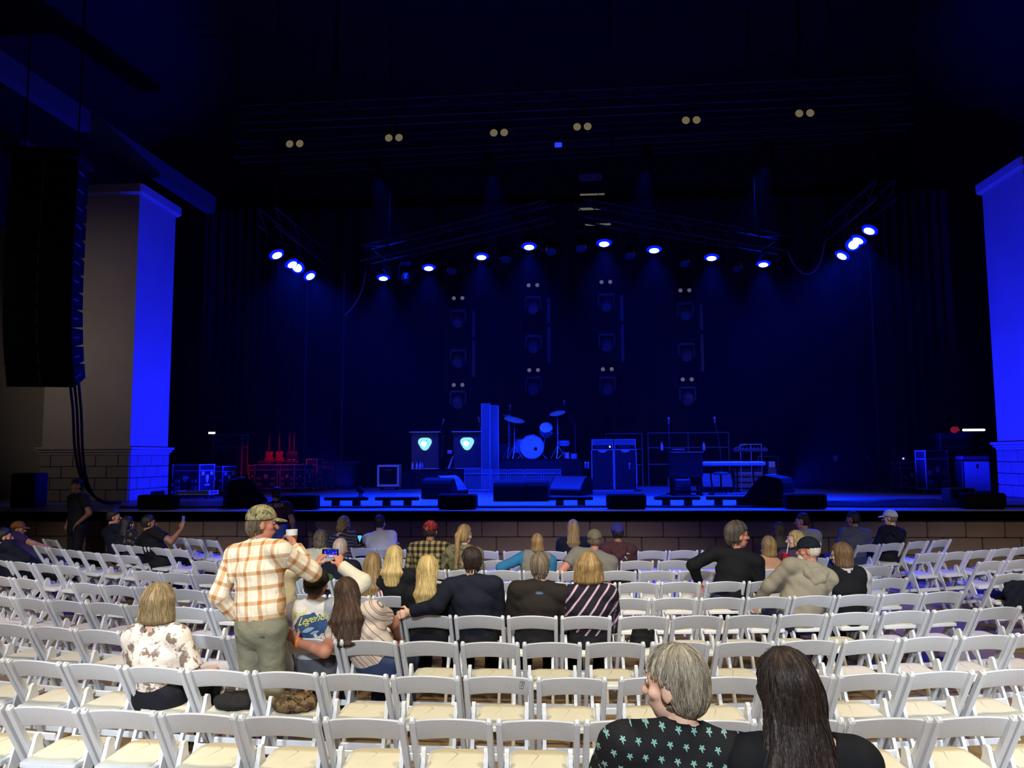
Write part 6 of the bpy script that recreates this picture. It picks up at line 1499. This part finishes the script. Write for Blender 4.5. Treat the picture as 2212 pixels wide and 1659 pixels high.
sit('man in a slate tee edged with blue light near the stage wall', 8, 1856, 1842, 1122, top=SLATE, sleeve='short', legs=JEANS, hair='short', hm=H_BLK, skinm=SK_DK, h=.02, hd=(25, 5, 0), sw=.23, bulk=1.2)
sit('person in a white cap and navy hooded jacket near the stage wall', 8, 1934, 1922, 1119, top=NAVY, legs=BLACKT, hair='short', hm=H_BRBL, skinm=SK_PALE, capm=cloth('white_cap_cloth', rgb(214, 210, 214)), h=.02, hd=(30, 4, 0), hood=NAVY, sw=.20)
# jacket hung on a chair at the far side
p_, th_ = row_point(5, 5.22); pr = [tub((0, -.30, .66), (0, -.30, .40), (.20, .17), (.05, .045), (1, 0, 0)), tub((0, -.15, .48), (0, .06, .50), (.15, .12), (.05, .04), (1, 0, 0)), cap_((.17, -.31, .62), (.19, -.28, .32), .05, .04)]
t = thing('fleece_jacket', 'dark fleece jacket hung over the chair at the blue-cabinet side aisle', 'jacket', p_+Vector((-math.sin(th_), math.cos(th_), 0))*.262, th_)
def jf(P): return field(pr, .05)(P)+.008*np.sin(P[:, 0]*45)*np.sin(P[:, 2]*40+P[:, 1]*30)
v, q = surfnet(jf, *bounds(pr, .05), .014); mesh_obj('cloth', [(v, q, 0)], [NAVY], t, v)
# by the stage on the speaker-column side
p_ = pt(598, 1100, 13.9)
def p23x(c): project_text(c, 'TAUBER', .10, .0, .38, mat('lilac_lettering', rgb(150, 140, 170), .7), 'lettering', 0, 1.0, 0, c['shirt'])
person('crew member standing at the stage in a lettered maroon tee and jeans', p_.xy.to_3d(), 0, pt(598, 1068, 13.95), hips=(0, 0, .93), seated=False, top=cloth('crew_tee', rgb(48, 24, 44)), sleeve='short', legs=cloth('bright_jeans', rgb(60, 80, 140)), hair='short', hm=H_BLK, skinm=SK_DK, h=.02, sw=.22, bulk=1.1, extra=p23x, arms=('side', 'side'), hd=(0, 8, 0))
p_ = pt(165, 1150, 14.0)
person('guard in dark shirt and black trousers standing hands on hips below the speaker column', p_.xy.to_3d(), math.radians(150), pt(166, 1050, 14.0), hips=(0, 0, .93), seated=False, top=cloth('dark_guard_shirt', rgb(30, 30, 36)), sleeve='short', legs=BLACKT, hair='short', hm=H_BLK, skinm=SK_DK, h=.02, sw=.21, bulk=1.1, face=True,
    arms=(((-.36, -.08, 1.16), (-.17, .08, 1.02)), ((.36, -.08, 1.16), (.17, .08, 1.02))))
sit('dark-haired man in a navy tee next to the raised lit hand', 7, 240, 246, 1117, top=NAVY, sleeve='short', legs=JEANS, hair='short', hm=H_BLK, skinm=SK_MID, h=.02, hd=(-30, 0, 0), sw=.20, dy=.0, face=True)
sit('woman with long dark hair in a dark speckled top by the speaker column', 7, 282, 276, 1132, top=floral('dark_speckled_top', rgb(34, 30, 34), rgb(90, 84, 80), rgb(60, 54, 60), 14.0), legs=BLACKT, female=True, hair='long', hm=H_BLK, skinm=SK_PALE, h=.02, hairlen=.34, hairw=.10)
p36, th36 = seat(7, pt(332, 1180, 12.4).x)
c36 = person('man in a black tee raising his phone arm by the speaker column', p36, th36, pt(322, 1130, p36.y), top=BLACKC, sleeve='short', legs=BLACKT, hair='short', hm=H_BLK, skinm=SK_DK, h=.02, sw=.24, bulk=1.25, hd=(-30, 0, 0),
    arms=(None, ((.44, .10, .74), (.27, .17, 1.06), ((-.1, .2, 1), (.3, -.9, .1), .6))))
pw = Matrix.Rotation(th36, 3, 'Z') @ Vector(c36['arm'][1][2])+p36
t = thing('dim_phone', 'dark phone in the raised hand of the man in the black tee', 'phone', pw+Vector((.0, .04, .13)), th36); MB().cbox((0, 0, 0), (.075, .01, .15), .004).build('case', M_matt, t); MB().box((0, -.006, 0), (.066, .003, .13)).build('screen', glow('dim_screen', (.1, .12, .5, 1), .5), t)
sit('man in navy at the edge of the side block, head turned to the stage', 5, 22, 8, 1160, top=NAVY, legs=BLACKT, hair='short', hm=H_BLK, skinm=SK_MID, h=.02, sw=.23, bulk=1.25, hd=(-20, 0, 0))
sit('man in an orange-brown cap and purple-blue tee in the side block', 6, 52, 40, 1143, top=PURPLE, sleeve='short', legs=JEANS, hair='short', hm=H_BROWN, skinm=SK_MID, capm=cloth('orange_brown_cap', rgb(140, 92, 60)), h=.02, hd=(-35, 4, 0), sw=.21, face=True)
# things left on the seats
pb, thb = row_point(3, .66); pr = [tub((0, -.02, .49), (0, .02, .60), (.11, .07), (.10, .05), (1, 0, 0)), cap_((.09, 0, .5), (.12, .0, .58), .03, .02)]
t = thing('backpack', 'black bag standing on a seat beside the woman in slanting stripes', 'bag', pb+Vector((-math.sin(thb), math.cos(thb), 0))*.262+Vector((0, 0, .01)), thb+.2)
v, q = surfnet(field(pr, .05), *bounds(pr, .04), .012); mesh_obj('bag_body', [(v, q, 0)], [BLACKC], t, v); MB().tube([(-.09, -.06, .58), (-.16, -.10, .55), (-.18, -.12, .49)], .007, 5).build('strap', M_cable, t)
for row_, x_, lab_, m_, nm_ in ((1, -2.33, 'black jacket heaped on the seat beside the floral top', cloth('black_bundle', rgb(30, 28, 28)), 'black_jacket'), (1, -1.9, 'crumpled brown camouflage bag on the seat behind the plaid man', camo('brown_camo_bag', rgb(110, 90, 62), rgb(70, 56, 42), rgb(30, 26, 22)), 'camo_bag')):
    pb, thb = row_point(row_, x_); pr = [ell((0, -.02, .51), (.15, .13, .05)), ell((.05, .0, .535), (.09, .08, .045)), ell((-.07, -.05, .53), (.07, .06, .04))]
    t = thing(nm_, lab_, 'jacket' if 'jacket' in nm_ else 'bag', pb+Vector((-math.sin(thb), math.cos(thb), 0))*.262, thb)
    v, q = surfnet(lambda P: np.maximum(field(pr, .04)(P)+.007*np.sin(P[:, 0]*60+P[:, 1]*30)*np.sin(P[:, 1]*50), .476-P[:, 2]), *bounds(pr, .04), .011); mesh_obj('cloth', [(v, q, 0)], [m_], t, v)
# ------------------------------------------------------------ thin stage haze
hz = NT('stage_haze'); hz.t.nodes.remove(hz.b)
vs = hz.n('ShaderNodeVolumeScatter'); vs.inputs['Color'].default_value = (0.8, 0.85, 1, 1); vs.inputs['Density'].default_value = HAZE; vs.inputs['Anisotropy'].default_value = 0.35
hz.t.links.new(vs.outputs[0], [n for n in hz.t.nodes if n.type == 'OUTPUT_MATERIAL'][0].inputs['Volume'])
o = MB().box((0, 22.3, 7.75), (28, 14, 12.9)).build('stage_haze', hz.m); tag(o, 'thin blue-lit haze filling the air over the stage', 'haze', kind='stuff')
